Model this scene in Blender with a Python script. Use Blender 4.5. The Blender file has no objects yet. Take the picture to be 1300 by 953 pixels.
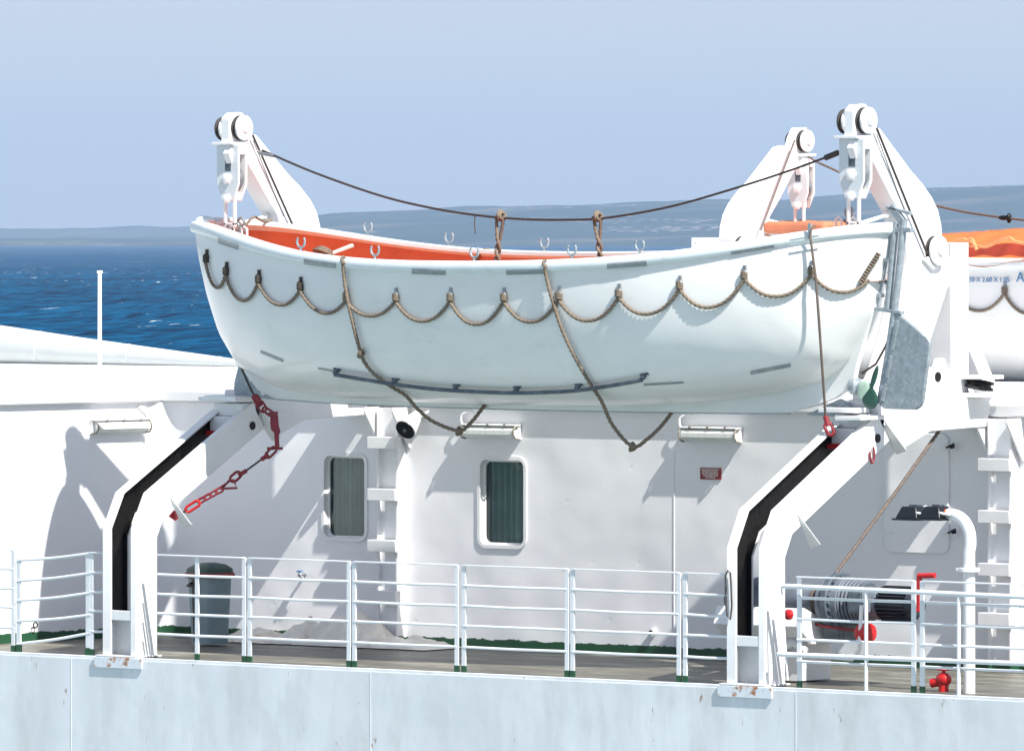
import bpy, math, random
import numpy as np
from mathutils import Vector, Matrix
from mathutils.bvhtree import BVHTree
random.seed(7); rng = np.random.RandomState(7)
PI = math.pi; R = math.radians
scn = bpy.context.scene; COL = scn.collection

# ---------------------------------------------------------------- camera frame (metres; X along the ship, Y inboard, Z up, deck = 0)
F = 10000.0; TH = R(39.5); HY = 302.0; CX = 650.0; D0 = 79.7; H = 4.43
cT, sT = math.cos(TH), math.sin(TH)
CAM = Vector((D0*sT, -D0*cT, H)); RT = Vector((cT, sT, 0)); FW = Vector((-sT, cT, 0))
def ray(px, py): return FW + RT*((px-CX)/F) + Vector((0, 0, (HY-py)/F))
def U(px, py, X=None, Y=None, Z=None):
    d = ray(px, py)
    if X is not None: t = (X-CAM.x)/d.x
    elif Y is not None: t = (Y-CAM.y)/d.y
    else: t = (Z-CAM.z)/d.z
    return CAM + d*t
def XP(px, Y): return U(px, 600, Y=Y).x
def ZP(px, py, Y): return U(px, py, Y=Y).z
def PX(p):
    r = Vector(p)-CAM; d = r.dot(FW)
    return CX + F*r.dot(RT)/d, HY - F*r.z/d

# ---------------------------------------------------------------- materials
MATS = {}
def nd(nt, t, **kw):
    n = nt.nodes.new(t)
    for k, v in kw.items():
        if k == 'op': n.operation = v
        elif k == 'bt': n.blend_type = v
        else: n.inputs[k].default_value = v
    return n
def mat(name, col, rough=0.5, metal=0.0, var=0.06, scale=3.0, bump=0.0, bscale=8.0, dirt=None, dscale=1.2, dlo=.6, dhi=.75, spec=0.5, coat=0.0, stretch=None):
    m = bpy.data.materials.new(name); m.use_nodes = True; nt = m.node_tree; L = nt.links
    b = nt.nodes['Principled BSDF']
    b.inputs['Roughness'].default_value = rough; b.inputs['Metallic'].default_value = metal
    b.inputs['Specular IOR Level'].default_value = spec; b.inputs['Coat Weight'].default_value = coat
    tc = nt.nodes.new('ShaderNodeTexCoord'); src = tc.outputs['Object']
    n = nd(nt, 'ShaderNodeTexNoise', Scale=scale, Detail=5.0, Roughness=.6); 
    if stretch:
        mp = nt.nodes.new('ShaderNodeMapping'); mp.inputs['Scale'].default_value = stretch
        L.new(src, mp.inputs[0]); L.new(mp.outputs[0], n.inputs['Vector'])
    else: L.new(src, n.inputs['Vector'])
    mr = nd(nt, 'ShaderNodeMapRange'); mr.inputs['From Min'].default_value = .3; mr.inputs['From Max'].default_value = .7
    mr.inputs['To Min'].default_value = 1-var*2; mr.inputs['To Max'].default_value = 1.0+var*.4
    L.new(n.outputs['Fac'], mr.inputs['Value'])
    mx = nt.nodes.new('ShaderNodeVectorMath'); mx.operation = 'SCALE'; mx.inputs[0].default_value = col
    L.new(mr.outputs[0], mx.inputs['Scale']); out = mx.outputs[0]
    if dirt is not None:
        n2 = nd(nt, 'ShaderNodeTexNoise', Scale=dscale, Detail=9.0, Roughness=.7)
        if stretch: L.new(mp.outputs[0], n2.inputs['Vector'])
        else: L.new(src, n2.inputs['Vector'])
        m2 = nt.nodes.new('ShaderNodeMapRange'); m2.inputs['From Min'].default_value = dlo; m2.inputs['From Max'].default_value = dhi
        L.new(n2.outputs['Fac'], m2.inputs['Value'])
        mi = nt.nodes.new('ShaderNodeMix'); mi.data_type = 'RGBA'; mi.inputs['B'].default_value = (*dirt, 1)
        L.new(m2.outputs[0], mi.inputs['Factor']); L.new(out, mi.inputs['A']); out = mi.outputs['Result']
    L.new(out, b.inputs['Base Color'])
    if bump:
        nb = nd(nt, 'ShaderNodeTexNoise', Scale=bscale, Detail=4.0); L.new(src, nb.inputs['Vector'])
        bp = nd(nt, 'ShaderNodeBump', Strength=bump, Distance=.02); L.new(nb.outputs['Fac'], bp.inputs['Height']); L.new(bp.outputs[0], b.inputs['Normal'])
    rr = nt.nodes.new('ShaderNodeMapRange'); rr.inputs['To Min'].default_value = max(0, rough-.08); rr.inputs['To Max'].default_value = min(1, rough+.12)
    L.new(n.outputs['Fac'], rr.inputs['Value']); L.new(rr.outputs[0], b.inputs['Roughness'])
    MATS[name] = m; return m
mat('bulwark_paint', (.60, .64, .625), .5, var=.04, scale=1.5)
mat('chipped_paint', (.80, .80, .80), .45, var=.04, scale=3, bump=.15, bscale=7, dirt=(.10, .06, .045), dscale=16, dlo=.69, dhi=.71)
RUST = (.22, .09, .035)
mat('white_paint', (.80, .80, .80), .42, var=.035, scale=2.5, bump=.10, bscale=5, dirt=(.42, .33, .25), dscale=6, dlo=.70, dhi=.80)
mat('old_white_paint', (.76, .77, .77), .5, var=.05, scale=3, bump=.25, bscale=9, dirt=(.40, .27, .18), dscale=5, dlo=.66, dhi=.76)
mat('shaded_white_paint', (.66, .69, .71), .5, var=.05, scale=3, bump=.2, bscale=9)
mat('rail_paint', (.74, .76, .78), .45, var=.04, scale=6, dirt=(.45, .40, .34), dscale=9, dlo=.66, dhi=.72)
mat('gelcoat', (.79, .795, .775), .28, var=.05, scale=.7, dirt=(.60, .63, .57), dscale=1.6, dlo=.58, dhi=.85, coat=.25, stretch=(1, 1, 2.2))
mat('rusty_pad', (.70, .74, .78), .5, var=.05, scale=3, dirt=(.36, .15, .05), dscale=7, dlo=.52, dhi=.60)
mat('gelcoat_rail', (.74, .79, .79), .35, var=.05, scale=3, dirt=(.50, .52, .46), dscale=4, dlo=.62, dhi=.75)
mat('orange_paint', (.80, .215, .085), .45, var=.10, scale=4, dirt=(.55, .17, .08), dscale=4, dlo=.52, dhi=.75, bump=.15)
mat('shaded_canvas', (.34, .035, .012), .75, var=.2, scale=4, bump=.5, bscale=6)
mat('salmon_canvas', (.62, .20, .10), .7, var=.12, scale=3, bump=.4, bscale=5)
mat('orange_canvas', (.68, .165, .035), .7, var=.12, scale=3, bump=.5, bscale=5)
mat('orange_cord', (.80, .30, .12), .8, var=.1, scale=9)
mat('black_grease', (.008, .007, .007), .35, var=.3, scale=7, bump=.4, bscale=20, dirt=(.015, .011, .009), dscale=10, spec=.25)
mat('black_plastic', (.010, .012, .016), .3, var=.2, scale=6)
mat('red_paint', (.55, .012, .015), .4, var=.12, scale=6)
mat('dark_red_paint', (.23, .010, .018), .45, var=.15, scale=8)
mat('galvanised', (.33, .38, .41), .45, metal=.35, var=.12, scale=14, bump=.25, bscale=25, dirt=(.50, .54, .56), dscale=22, dlo=.5, dhi=.8)
mat('steel', (.34, .36, .37), .4, metal=.6, var=.12, scale=9, dirt=RUST, dscale=9, dlo=.62, dhi=.7)
mat('blue_grey_paint', (.085, .11, .135), .5, var=.2, scale=8, dirt=(.20, .23, .26), dscale=6, dlo=.5, dhi=.75)
mat('drum_grey', (.145, .165, .20), .5, var=.15, scale=6, dirt=(.10, .10, .12), dscale=5)
mat('motor_paint', (.022, .028, .04), .45, var=.3, scale=10, bump=.3)
mat('rope', (.215, .17, .125), .9, var=.15, scale=20, bump=.3, bscale=60)
mat('dark_rope', (.075, .06, .045), .9, var=.2, scale=20)
mat('wire', (.05, .043, .038), .6, var=.2, scale=20)
mat('brown_wire', (.15, .112, .09), .7, var=.2, scale=20)
mat('reflective_tape', (.30, .33, .34), .4, var=.12, scale=12, dirt=(.42, .44, .44), dscale=14, dlo=.5, dhi=.7)
mat('bin_grey', (.20, .27, .30), .5, var=.08, scale=5)
mat('bin_green', (.02, .06, .045), .45, var=.1)
mat('bin_red', (.26, .02, .018), .5, var=.1)
mat('green_paint', (.012, .075, .03), .5, var=.2, scale=9)
mat('pale_green', (.45, .60, .48), .5, var=.1, scale=9)
mat('bronze_green', (.02, .085, .06), .45, var=.2, scale=9)
mat('curtain', (.72, .76, .71), .9, var=.12, scale=3)
mat('room_dark', (.03, .03, .03), .9)
mat('lamp_lens', (.72, .74, .70), .25, var=.06, scale=9)
mat('lamp_trim', (.30, .27, .22), .5, var=.2, scale=12, dirt=(.55, .5, .42), dscale=14)
mat('orange_joint', (.60, .13, .03), .5, var=.1)
mat('sign_white', (.75, .70, .66), .5, var=0)
mat('blue_ink', (.06, .20, .40), .5, var=0)
mat('plastic_sheet', (.92, .86, .77), .38, var=.10, scale=2.5, bump=.5, bscale=6, dirt=(.55, .46, .34), dscale=3, dlo=.56, dhi=.72)
mat('oar_wood', (.55, .50, .44), .6, var=.1)
def rivet(m): return m

def deck_mat():
    m = mat('deck_paint', (.125, .115, .092), .45, var=.22, scale=.9, stretch=(.6, 2.2, 1), dirt=(.34, .33, .27), dscale=1.3, dlo=.50, dhi=.70, bump=.25, bscale=4)
    return m
deck_mat()
def wall_mat():
    m = mat('wall_paint', (.83, .83, .845), .5, var=.03, scale=.9, bump=0)
    nt = m.node_tree; L = nt.links; b = nt.nodes['Principled BSDF']
    tc = nt.nodes.new('ShaderNodeTexCoord'); sp = nt.nodes.new('ShaderNodeSeparateXYZ'); L.new(tc.outputs['Object'], sp.inputs[0])
    old = b.inputs['Base Color'].links[0].from_socket
    # jagged green waterway paint along the foot of the wall
    n = nd(nt, 'ShaderNodeTexNoise', Scale=7.0, Detail=6.0, Roughness=.75); L.new(tc.outputs['Object'], n.inputs['Vector'])
    a = nt.nodes.new('ShaderNodeMath'); a.operation = 'MULTIPLY_ADD'; a.inputs[1].default_value = .10; a.inputs[2].default_value = .055; L.new(n.outputs['Fac'], a.inputs[0])
    c = nt.nodes.new('ShaderNodeMath'); c.operation = 'LESS_THAN'; L.new(sp.outputs['Z'], c.inputs[0]); L.new(a.outputs[0], c.inputs[1])
    mi = nt.nodes.new('ShaderNodeMix'); mi.data_type = 'RGBA'; mi.inputs['B'].default_value = (.012, .07, .03, 1)
    L.new(c.outputs[0], mi.inputs['Factor']); L.new(old, mi.inputs['A']); L.new(mi.outputs['Result'], b.inputs['Base Color'])
    # plate unevenness, dents
    n1 = nd(nt, 'ShaderNodeTexNoise', Scale=.8, Detail=2.0); L.new(tc.outputs['Object'], n1.inputs['Vector'])
    v = nt.nodes.new('ShaderNodeTexVoronoi'); v.inputs['Scale'].default_value = 2.6; L.new(tc.outputs['Object'], v.inputs['Vector'])
    vm = nt.nodes.new('ShaderNodeMapRange'); vm.inputs['From Min'].default_value = .02; vm.inputs['From Max'].default_value = .10; L.new(v.outputs['Distance'], vm.inputs['Value'])
    b1 = nd(nt, 'ShaderNodeBump', Strength=.7, Distance=.08); L.new(n1.outputs['Fac'], b1.inputs['Height'])
    b2 = nd(nt, 'ShaderNodeBump', Strength=.25, Distance=.006); L.new(vm.outputs[0], b2.inputs['Height']); L.new(b1.outputs[0], b2.inputs['Normal'])
    n3 = nd(nt, 'ShaderNodeTexNoise', Scale=30.0, Detail=3.0); L.new(tc.outputs['Object'], n3.inputs['Vector'])
    b3 = nd(nt, 'ShaderNodeBump', Strength=.08, Distance=.01); L.new(n3.outputs['Fac'], b3.inputs['Height']); L.new(b2.outputs[0], b3.inputs['Normal'])
    L.new(b3.outputs[0], b.inputs['Normal'])
wall_mat()
def hullside_mat():
    m = mat('ship_side_paint', (.73, .76, .785), .5, var=.07, scale=1.2, dirt=(.56, .58, .58), dscale=2.2, dlo=.48, dhi=.72, bump=.9, bscale=.9, stretch=(1, 1, .3))
    nt = m.node_tree; L = nt.links; b = nt.nodes['Principled BSDF']
    old = b.inputs['Base Color'].links[0].from_socket
    tc = nt.nodes.new('ShaderNodeTexCoord'); mp = nt.nodes.new('ShaderNodeMapping'); mp.inputs['Scale'].default_value = (1, 1, .35); L.new(tc.outputs['Object'], mp.inputs[0])
    n = nd(nt, 'ShaderNodeTexNoise', Scale=9.0, Detail=7.0, Roughness=.7); L.new(mp.outputs[0], n.inputs['Vector'])
    mr = nt.nodes.new('ShaderNodeMapRange'); mr.inputs['From Min'].default_value = .655; mr.inputs['From Max'].default_value = .71; L.new(n.outputs['Fac'], mr.inputs['Value'])
    mi = nt.nodes.new('ShaderNodeMix'); mi.data_type = 'RGBA'; mi.inputs['B'].default_value = (.30, .16, .08, 1)
    L.new(mr.outputs[0], mi.inputs['Factor']); L.new(old, mi.inputs['A']); L.new(mi.outputs['Result'], b.inputs['Base Color'])
hullside_mat()
def glass_mat():
    m = bpy.data.materials.new('window_glass'); m.use_nodes = True; nt = m.node_tree; L = nt.links
    nt.nodes.remove(nt.nodes['Principled BSDF']); o = nt.nodes['Material Output']
    g = nd(nt, 'ShaderNodeBsdfGlossy', Roughness=.02); g.inputs['Color'].default_value = (.9, .95, 1, 1)
    t = nt.nodes.new('ShaderNodeBsdfTransparent'); t.inputs['Color'].default_value = (.62, .72, .71, 1)
    fr = nd(nt, 'ShaderNodeFresnel', IOR=1.5); mx = nt.nodes.new('ShaderNodeMixShader')
    L.new(fr.outputs[0], mx.inputs[0]); L.new(t.outputs[0], mx.inputs[1]); L.new(g.outputs[0], mx.inputs[2]); L.new(mx.outputs[0], o.inputs['Surface'])
    MATS['window_glass'] = m
glass_mat()

# ---------------------------------------------------------------- mesh building
class MB:
    def __init__(s): s.v = []; s.f = []
    def add(s, vs, fs):
        o = len(s.v); s.v += [tuple(v) for v in vs]; s.f += [tuple(i+o for i in f) for f in fs]; return s
    def box(s, c, size, rot=None):
        x, y, z = [a/2 for a in size]; c = Vector(c)
        vs = [Vector((a, b, d)) for a in (-x, x) for b in (-y, y) for d in (-z, z)]
        if rot is not None: vs = [rot @ v for v in vs]
        return s.add([c+v for v in vs], [(0, 1, 3, 2), (4, 6, 7, 5), (0, 4, 5, 1), (2, 3, 7, 6), (0, 2, 6, 4), (1, 5, 7, 3)])
    def bb(s, x0, x1, y0, y1, z0, z1): return s.box(((x0+x1)/2, (y0+y1)/2, (z0+z1)/2), (abs(x1-x0), abs(y1-y0), abs(z1-z0)))
    def prism(s, poly, vec):
        n = len(poly); vec = Vector(vec); a = [Vector(p) for p in poly]
        s.add(a+[p+vec for p in a], [tuple(range(n-1, -1, -1)), tuple(range(n, 2*n))]+[(i, (i+1) % n, n+(i+1) % n, n+i) for i in range(n)]); return s
    def yz(s, poly, x0, x1): return s.prism([(x0, y, z) for y, z in poly], (x1-x0, 0, 0))
    def xz(s, poly, y0, y1): return s.prism([(x, y0, z) for x, z in poly], (0, y1-y0, 0))
    def bar(s, a, b, w, h=None):
        a = Vector(a); b = Vector(b); d = b-a; q = d.to_track_quat('X', 'Z').to_matrix()
        return s.box((a+b)/2, (d.length, w, h or w), q)
    def cyl(s, a, b, r0, r1=None, n=20, cap=True):
        a = Vector(a); b = Vector(b); r1 = r0 if r1 is None else r1; q = (b-a).to_track_quat('Z', 'Y').to_matrix()
        vs = []
        for p, r in ((a, r0), (b, r1)):
            for i in range(n): t = 2*PI*i/n; vs.append(p+q @ Vector((r*math.cos(t), r*math.sin(t), 0)))
        fs = [(i, (i+1) % n, n+(i+1) % n, n+i) for i in range(n)]
        if cap: fs += [tuple(range(n-1, -1, -1)), tuple(range(n, 2*n))]
        return s.add(vs, fs)
    def lathe(s, a, axis, prof, n=28):
        a = Vector(a); q = Vector(axis).normalized().to_track_quat('Z', 'Y').to_matrix(); vs = []
        for h, r in prof:
            for i in range(n): t = 2*PI*i/n; vs.append(a+q @ Vector((r*math.cos(t), r*math.sin(t), h)))
        m = len(prof); fs = [(k*n+i, k*n+(i+1) % n, (k+1)*n+(i+1) % n, (k+1)*n+i) for k in range(m-1) for i in range(n)]
        fs += [tuple(range(n-1, -1, -1)), tuple(range((m-1)*n, m*n))]
        return s.add(vs, fs)
    def sphere(s, c, r, n=16):
        if not hasattr(r, '__len__'): r = (r, r, r)
        vs = []; fs = []; m = n//2
        for j in range(1, m):
            p = PI*j/m
            for i in range(n): t = 2*PI*i/n; vs.append((c[0]+r[0]*math.sin(p)*math.cos(t), c[1]+r[1]*math.sin(p)*math.sin(t), c[2]+r[2]*math.cos(p)))
        vs += [(c[0], c[1], c[2]+r[2]), (c[0], c[1], c[2]-r[2])]; T = len(vs)-2
        for j in range(m-2):
            for i in range(n): fs.append((j*n+i, (j+1)*n+i, (j+1)*n+(i+1) % n, j*n+(i+1) % n))
        for i in range(n): fs.append((T, i, (i+1) % n)); fs.append((T+1, (m-2)*n+(i+1) % n, (m-2)*n+i))
        return s.add(vs, fs)
    def tube(s, pts, r, n=8, twist=0.0, lobes=0, depth=.2, closed=False, cap=True):
        pts = [Vector(p) for p in pts]; m = len(pts); vs = []; up = Vector((.13, .21, .97)).normalized(); dist = 0
        for k in range(m):
            if closed: t = pts[(k+1) % m]-pts[k-1]
            else: t = pts[min(k+1, m-1)]-pts[max(k-1, 0)]
            t.normalize(); up = (up - t*up.dot(t)); 
            if up.length < 1e-6: up = t.orthogonal()
            up.normalize(); sd = t.cross(up)
            if k: dist += (pts[k]-pts[k-1]).length
            rr = r[k] if hasattr(r, '__len__') else r
            for i in range(n):
                a = 2*PI*i/n; q = rr*(1+depth*math.cos(lobes*(a-twist*dist))) if lobes else rr
                vs.append(pts[k]+up*(q*math.cos(a))+sd*(q*math.sin(a)))
        K = m if closed else m-1
        fs = [(k*n+i, k*n+(i+1) % n, ((k+1) % m)*n+(i+1) % n, ((k+1) % m)*n+i) for k in range(K) for i in range(n)]
        if cap and not closed: fs += [tuple(range(n-1, -1, -1)), tuple(range((m-1)*n, m*n))]
        return s.add(vs, fs)
    def rope(s, pts, r=.017):
        p = resample(pts, .010); return s.tube(p, r, n=10, twist=2*PI/.11/3*2, lobes=3)
    def grid(s, P, closeu=False):
        m = len(P); n = len(P[0]); vs = [p for row in P for p in row]
        fs = [(a*n+b, a*n+b+1, ((a+1) % m)*n+b+1, ((a+1) % m)*n+b) for a in range(m if closeu else m-1) for b in range(n-1)]
        return s.add(vs, fs)
    def ring(s, c, axis, Rr, r, n=20, m=8, sq=(1, 1)):
        q = Vector(axis).normalized().to_track_quat('Z', 'Y').to_matrix(); c = Vector(c)
        return s.tube([c+q @ Vector((Rr*sq[0]*math.cos(2*PI*i/n), Rr*sq[1]*math.sin(2*PI*i/n), 0)) for i in range(n)], r, n=m, closed=True)
def resample(pts, step):
    P = [Vector(p) for p in pts]; out = [P[0]]; 
    Ls = [0]
    for a, b in zip(P, P[1:]): Ls.append(Ls[-1]+(b-a).length)
    n = max(2, int(Ls[-1]/step)); j = 0
    for i in range(1, n+1):
        d = Ls[-1]*i/n
        while j < len(P)-2 and Ls[j+1] < d: j += 1
        seg = Ls[j+1]-Ls[j]; out.append(P[j].lerp(P[j+1], (d-Ls[j])/seg if seg else 0))
    return out
def spline(pts, n=12):
    P = [Vector(p) for p in pts]; P = [P[0]*2-P[1]]+P+[P[-1]*2-P[-2]]; out = []
    for i in range(1, len(P)-2):
        a, b, c, d = P[i-1:i+3]
        for k in range(n):
            t = k/n; out.append(.5*((2*b)+(c-a)*t+(2*a-5*b+4*c-d)*t*t+(3*b-a-3*c+d)*t**3))
    out.append(P[-2]); return out
def prop(o, label=None, cat=None, group=None, kind=None):
    if label: o['label'] = label
    if cat: o['category'] = cat
    if group: o['group'] = group
    if kind: o['kind'] = kind
    return o
def mk(name, mb, m, parent=None, org=(0, 0, 0), bevel=0, ang=35, label=None):
    me = bpy.data.meshes.new(name); o3 = Vector(org)
    me.from_pydata([(v[0]-o3.x, v[1]-o3.y, v[2]-o3.z) for v in mb.v], [], mb.f); me.validate()
    me.materials.append(MATS[m] if isinstance(m, str) else m)
    me.shade_smooth(); me.set_sharp_from_angle(angle=R(ang))
    o = bpy.data.objects.new(name, me); COL.objects.link(o)
    if parent is None: o.location = o3
    else: o.parent = parent
    import bmesh
    bm = bmesh.new(); bm.from_mesh(me); bmesh.ops.recalc_face_normals(bm, faces=bm.faces); bm.to_mesh(me); bm.free()
    if bevel:
        b = o.modifiers.new('bevel', 'BEVEL'); b.width = bevel; b.segments = 2; b.limit_method = 'ANGLE'; b.angle_limit = R(40); b.harden_normals = False
    if label: o['label'] = label
    return o
class Thing:
    def __init__(s, name, loc, label, cat, group=None, kind=None):
        s.o = bpy.data.objects.new(name, None); COL.objects.link(s.o); s.o.location = loc; s.org = Vector(loc); s.o.empty_display_size = .2
        prop(s.o, label, cat, group, kind)
    def part(s, name, mb, m, parent=None, bevel=0, ang=35, label=None):
        return mk(name, mb, m, parent or s.o, s.org, bevel, ang, label)
def solo(name, mb, m, label, cat, org=(0, 0, 0), group=None, kind=None, bevel=0, ang=35):
    o = mk(name, mb, m, None, org, bevel, ang); return prop(o, label, cat, group, kind)
def copy_tree(o, parent=None):
    c = o.copy(); COL.objects.link(c); c.parent = parent
    for ch in [x for x in bpy.data.objects if x.parent == o]: copy_tree(ch, c)
    return c
def rrect(cx, cy, w, h, r, n=6):
    out = []
    for sx, sy, a0 in ((1, 1, 0), (-1, 1, 90), (-1, -1, 180), (1, -1, 270)):
        for k in range(n+1):
            a = R(a0+90*k/n); out.append((cx+sx*(w/2-r)+r*math.cos(a), cy+sy*(h/2-r)+r*math.sin(a)))
    return out
# ================================================================ world, sun, camera
SUN_AZ = R(14); SUN_EL = R(49)
TO = Vector((math.cos(SUN_AZ)*math.cos(SUN_EL), -math.sin(SUN_AZ)*math.cos(SUN_EL), math.sin(SUN_EL)))
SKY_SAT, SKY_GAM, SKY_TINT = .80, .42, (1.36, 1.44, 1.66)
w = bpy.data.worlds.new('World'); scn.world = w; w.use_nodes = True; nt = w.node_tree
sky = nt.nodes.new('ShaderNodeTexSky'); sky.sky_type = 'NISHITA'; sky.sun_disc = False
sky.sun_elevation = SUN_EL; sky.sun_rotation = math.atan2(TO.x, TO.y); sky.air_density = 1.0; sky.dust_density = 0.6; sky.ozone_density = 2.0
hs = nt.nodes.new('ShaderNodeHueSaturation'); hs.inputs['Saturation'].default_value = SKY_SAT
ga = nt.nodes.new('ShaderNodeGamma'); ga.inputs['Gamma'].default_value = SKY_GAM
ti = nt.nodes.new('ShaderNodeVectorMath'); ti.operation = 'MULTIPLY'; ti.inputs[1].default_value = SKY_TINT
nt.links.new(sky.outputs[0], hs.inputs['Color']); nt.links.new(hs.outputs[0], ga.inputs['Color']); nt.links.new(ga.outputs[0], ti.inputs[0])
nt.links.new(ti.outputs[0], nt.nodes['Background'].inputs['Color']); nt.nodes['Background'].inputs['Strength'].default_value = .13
sl = bpy.data.lights.new('sun', 'SUN'); sl.energy = 4.5; sl.angle = R(.53); sl.color = (1, .965, .91)
so = bpy.data.objects.new('sun', sl); COL.objects.link(so); so.rotation_euler = TO.to_track_quat('Z', 'Y').to_euler()
cd = bpy.data.cameras.new('camera'); co = bpy.data.objects.new('camera', cd); COL.objects.link(co); scn.camera = co
cd.sensor_width = 36; cd.lens = F*36/1300; cd.shift_y = -(476.5-HY)/1300; cd.clip_start = 1; cd.clip_end = 120000
co.location = CAM; co.rotation_euler = (PI/2, 0, TH)
vs = scn.view_settings; vs.view_transform = 'Standard'; vs.look = 'None'; vs.gamma = 1; vs.use_curve_mapping = False; vs.exposure = 0.90

# ================================================================ sea: one sheet, fan grid around the camera, real waves where they are large enough to see
SEA = -8.0
def sea():
    ang = np.concatenate([np.linspace(-180, -9, 40), np.linspace(-8.5, -4.4, 14), np.linspace(-4.3, 4.3, 420), np.linspace(4.4, 8.5, 14), np.linspace(9, 179, 40)])
    rad = np.concatenate([np.linspace(2, 560, 12), np.linspace(600, 3600, 900), np.geomspace(3650, 90000, 46)])
    A, Q = np.meshgrid(np.radians(ang), rad); cx, cy = CAM.x, CAM.y
    fx = Q*np.sin(A); fy = Q*np.cos(A)
    X = cx + fx*cT - fy*sT; Y = cy + fx*sT + fy*cT
    Z = np.zeros_like(X)
    rs = np.random.RandomState(3)
    for k in range(46):
        lam = rs.choice([5, 7, 9, 12, 16, 24, 38])*rs.uniform(.8, 1.25); th = R(115)+rs.normal(0, .55); a = .0125*lam**.62*rs.uniform(.5, 1.3)*.75
        ph = rs.uniform(0, 2*PI); kk = 2*PI/lam; s = np.sin(kk*(X*math.cos(th)+Y*math.sin(th))+ph)
        Z += a*(s + .35*s*s)
    fade = np.clip((Q-600)/80, 0, 1)*np.clip((3600-Q)/1500, 0, 1)*np.clip((4.3-np.abs(np.degrees(A)))/.3, 0, 1)
    Z = Z*fade + SEA
    m, n = X.shape; me = bpy.data.meshes.new('sea')
    co_ = np.stack([X, Y, Z], -1).reshape(-1, 3).astype(np.float32)
    i, j = np.meshgrid(np.arange(m-1), np.arange(n), indexing='ij'); j2 = (j+1) % n
    q = np.stack([i*n+j, i*n+j2, (i+1)*n+j2, (i+1)*n+j], -1).reshape(-1, 4)
    me.vertices.add(len(co_)); me.vertices.foreach_set('co', co_.ravel())
    me.loops.add(q.size); me.loops.foreach_set('vertex_index', q.ravel().astype(np.int32))
    me.polygons.add(len(q)); me.polygons.foreach_set('loop_start', (np.arange(len(q))*4).astype(np.int32))
    me.update(calc_edges=True); me.validate(); me.shade_smooth()
    mm = bpy.data.materials.new('sea_water'); mm.use_nodes = True; t = mm.node_tree; L = t.links; b = t.nodes['Principled BSDF']
    tc = t.nodes.new('ShaderNodeTexCoord')
    mp = t.nodes.new('ShaderNodeMapping'); mp.inputs['Rotation'].default_value = (0, 0, -TH); mp.inputs['Scale'].default_value = (1, .10, 1); L.new(tc.outputs['Object'], mp.inputs[0])
    n1 = nd(t, 'ShaderNodeTexNoise', Scale=.34, Detail=9.0, Roughness=.78); L.new(mp.outputs[0], n1.inputs['Vector'])
    n2 = nd(t, 'ShaderNodeTexNoise', Scale=.012, Detail=3.0); L.new(mp.outputs[0], n2.inputs['Vector'])
    ad = nt_math(t, 'ADD', n1.outputs['Fac'], n2.outputs['Fac'])
    cr = t.nodes.new('ShaderNodeValToRGB'); cr.color_ramp.elements[0].position = .41; cr.color_ramp.elements[0].color = (0, .008, .030, 1)
    cr.color_ramp.elements[1].position = .60; cr.color_ramp.elements[1].color = (0, .085, .195, 1)
    hv = nt_math(t, 'ADD', nt_math(t, 'MULTIPLY', n1.outputs['Fac'], .86), nt_math(t, 'MULTIPLY', n2.outputs['Fac'], .14)); L.new(hv, cr.inputs[0])
    # whitecaps
    mp2 = t.nodes.new('ShaderNodeMapping'); mp2.inputs['Rotation'].default_value = (0, 0, -TH); mp2.inputs['Scale'].default_value = (1, .22, 1); L.new(tc.outputs['Object'], mp2.inputs[0])
    n3 = nd(t, 'ShaderNodeTexNoise', Scale=.55, Detail=4.0, Roughness=.62); L.new(mp2.outputs[0], n3.inputs['Vector'])
    n4 = nd(t, 'ShaderNodeTexNoise', Scale=.03, Detail=2.0); L.new(mp2.outputs[0], n4.inputs['Vector'])
    s2 = nt_math(t, 'ADD', n3.outputs['Fac'], nt_math(t, 'MULTIPLY', n4.outputs['Fac'], .45))
    mr = t.nodes.new('ShaderNodeMapRange'); mr.inputs['From Min'].default_value = .925; mr.inputs['From Max'].default_value = .955; L.new(s2, mr.inputs['Value'])
    mi = t.nodes.new('ShaderNodeMix'); mi.data_type = 'RGBA'; mi.inputs['B'].default_value = (.75, .8, .82, 1)
    L.new(mr.outputs[0], mi.inputs['Factor']); L.new(cr.outputs[0], mi.inputs['A']); L.new(mi.outputs['Result'], b.inputs['Base Color'])
    ge = t.nodes.new('ShaderNodeVectorMath'); ge.operation = 'LENGTH'; L.new(tc.outputs['Object'], ge.inputs[0])
    sh_ = t.nodes.new('ShaderNodeMapRange'); sh_.inputs['From Min'].default_value = 130; sh_.inputs['From Max'].default_value = 420; L.new(ge.outputs['Value'], sh_.inputs['Value'])
    m5 = t.nodes.new('ShaderNodeMix'); m5.data_type = 'RGBA'; m5.inputs['A'].default_value = (.28, .37, .375, 1)   # shallow turquoise harbour water round the ship
    L.new(sh_.outputs[0], m5.inputs['Factor']); L.new(mi.outputs['Result'], m5.inputs['B']); L.new(m5.outputs['Result'], b.inputs['Base Color'])
    b.inputs['Roughness'].default_value = .35; b.inputs['Specular IOR Level'].default_value = .04
    bp = nd(t, 'ShaderNodeBump', Strength=.6, Distance=1.2); L.new(n1.outputs['Fac'], bp.inputs['Height']); L.new(bp.outputs[0], b.inputs['Normal'])
    me.materials.append(mm); df = t.nodes.new('ShaderNodeBsdfDiffuse'); gl = nd(t, 'ShaderNodeBsdfGlossy', Roughness=.35); ms = t.nodes.new('ShaderNodeMixShader'); ms.inputs[0].default_value = .012
    L.new(m5.outputs['Result'], df.inputs['Color']); L.new(bp.outputs[0], df.inputs['Normal']); L.new(bp.outputs[0], gl.inputs['Normal'])
    L.new(df.outputs[0], ms.inputs[1]); L.new(gl.outputs[0], ms.inputs[2]); L.new(ms.outputs[0], t.nodes['Material Output'].inputs['Surface'])
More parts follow.
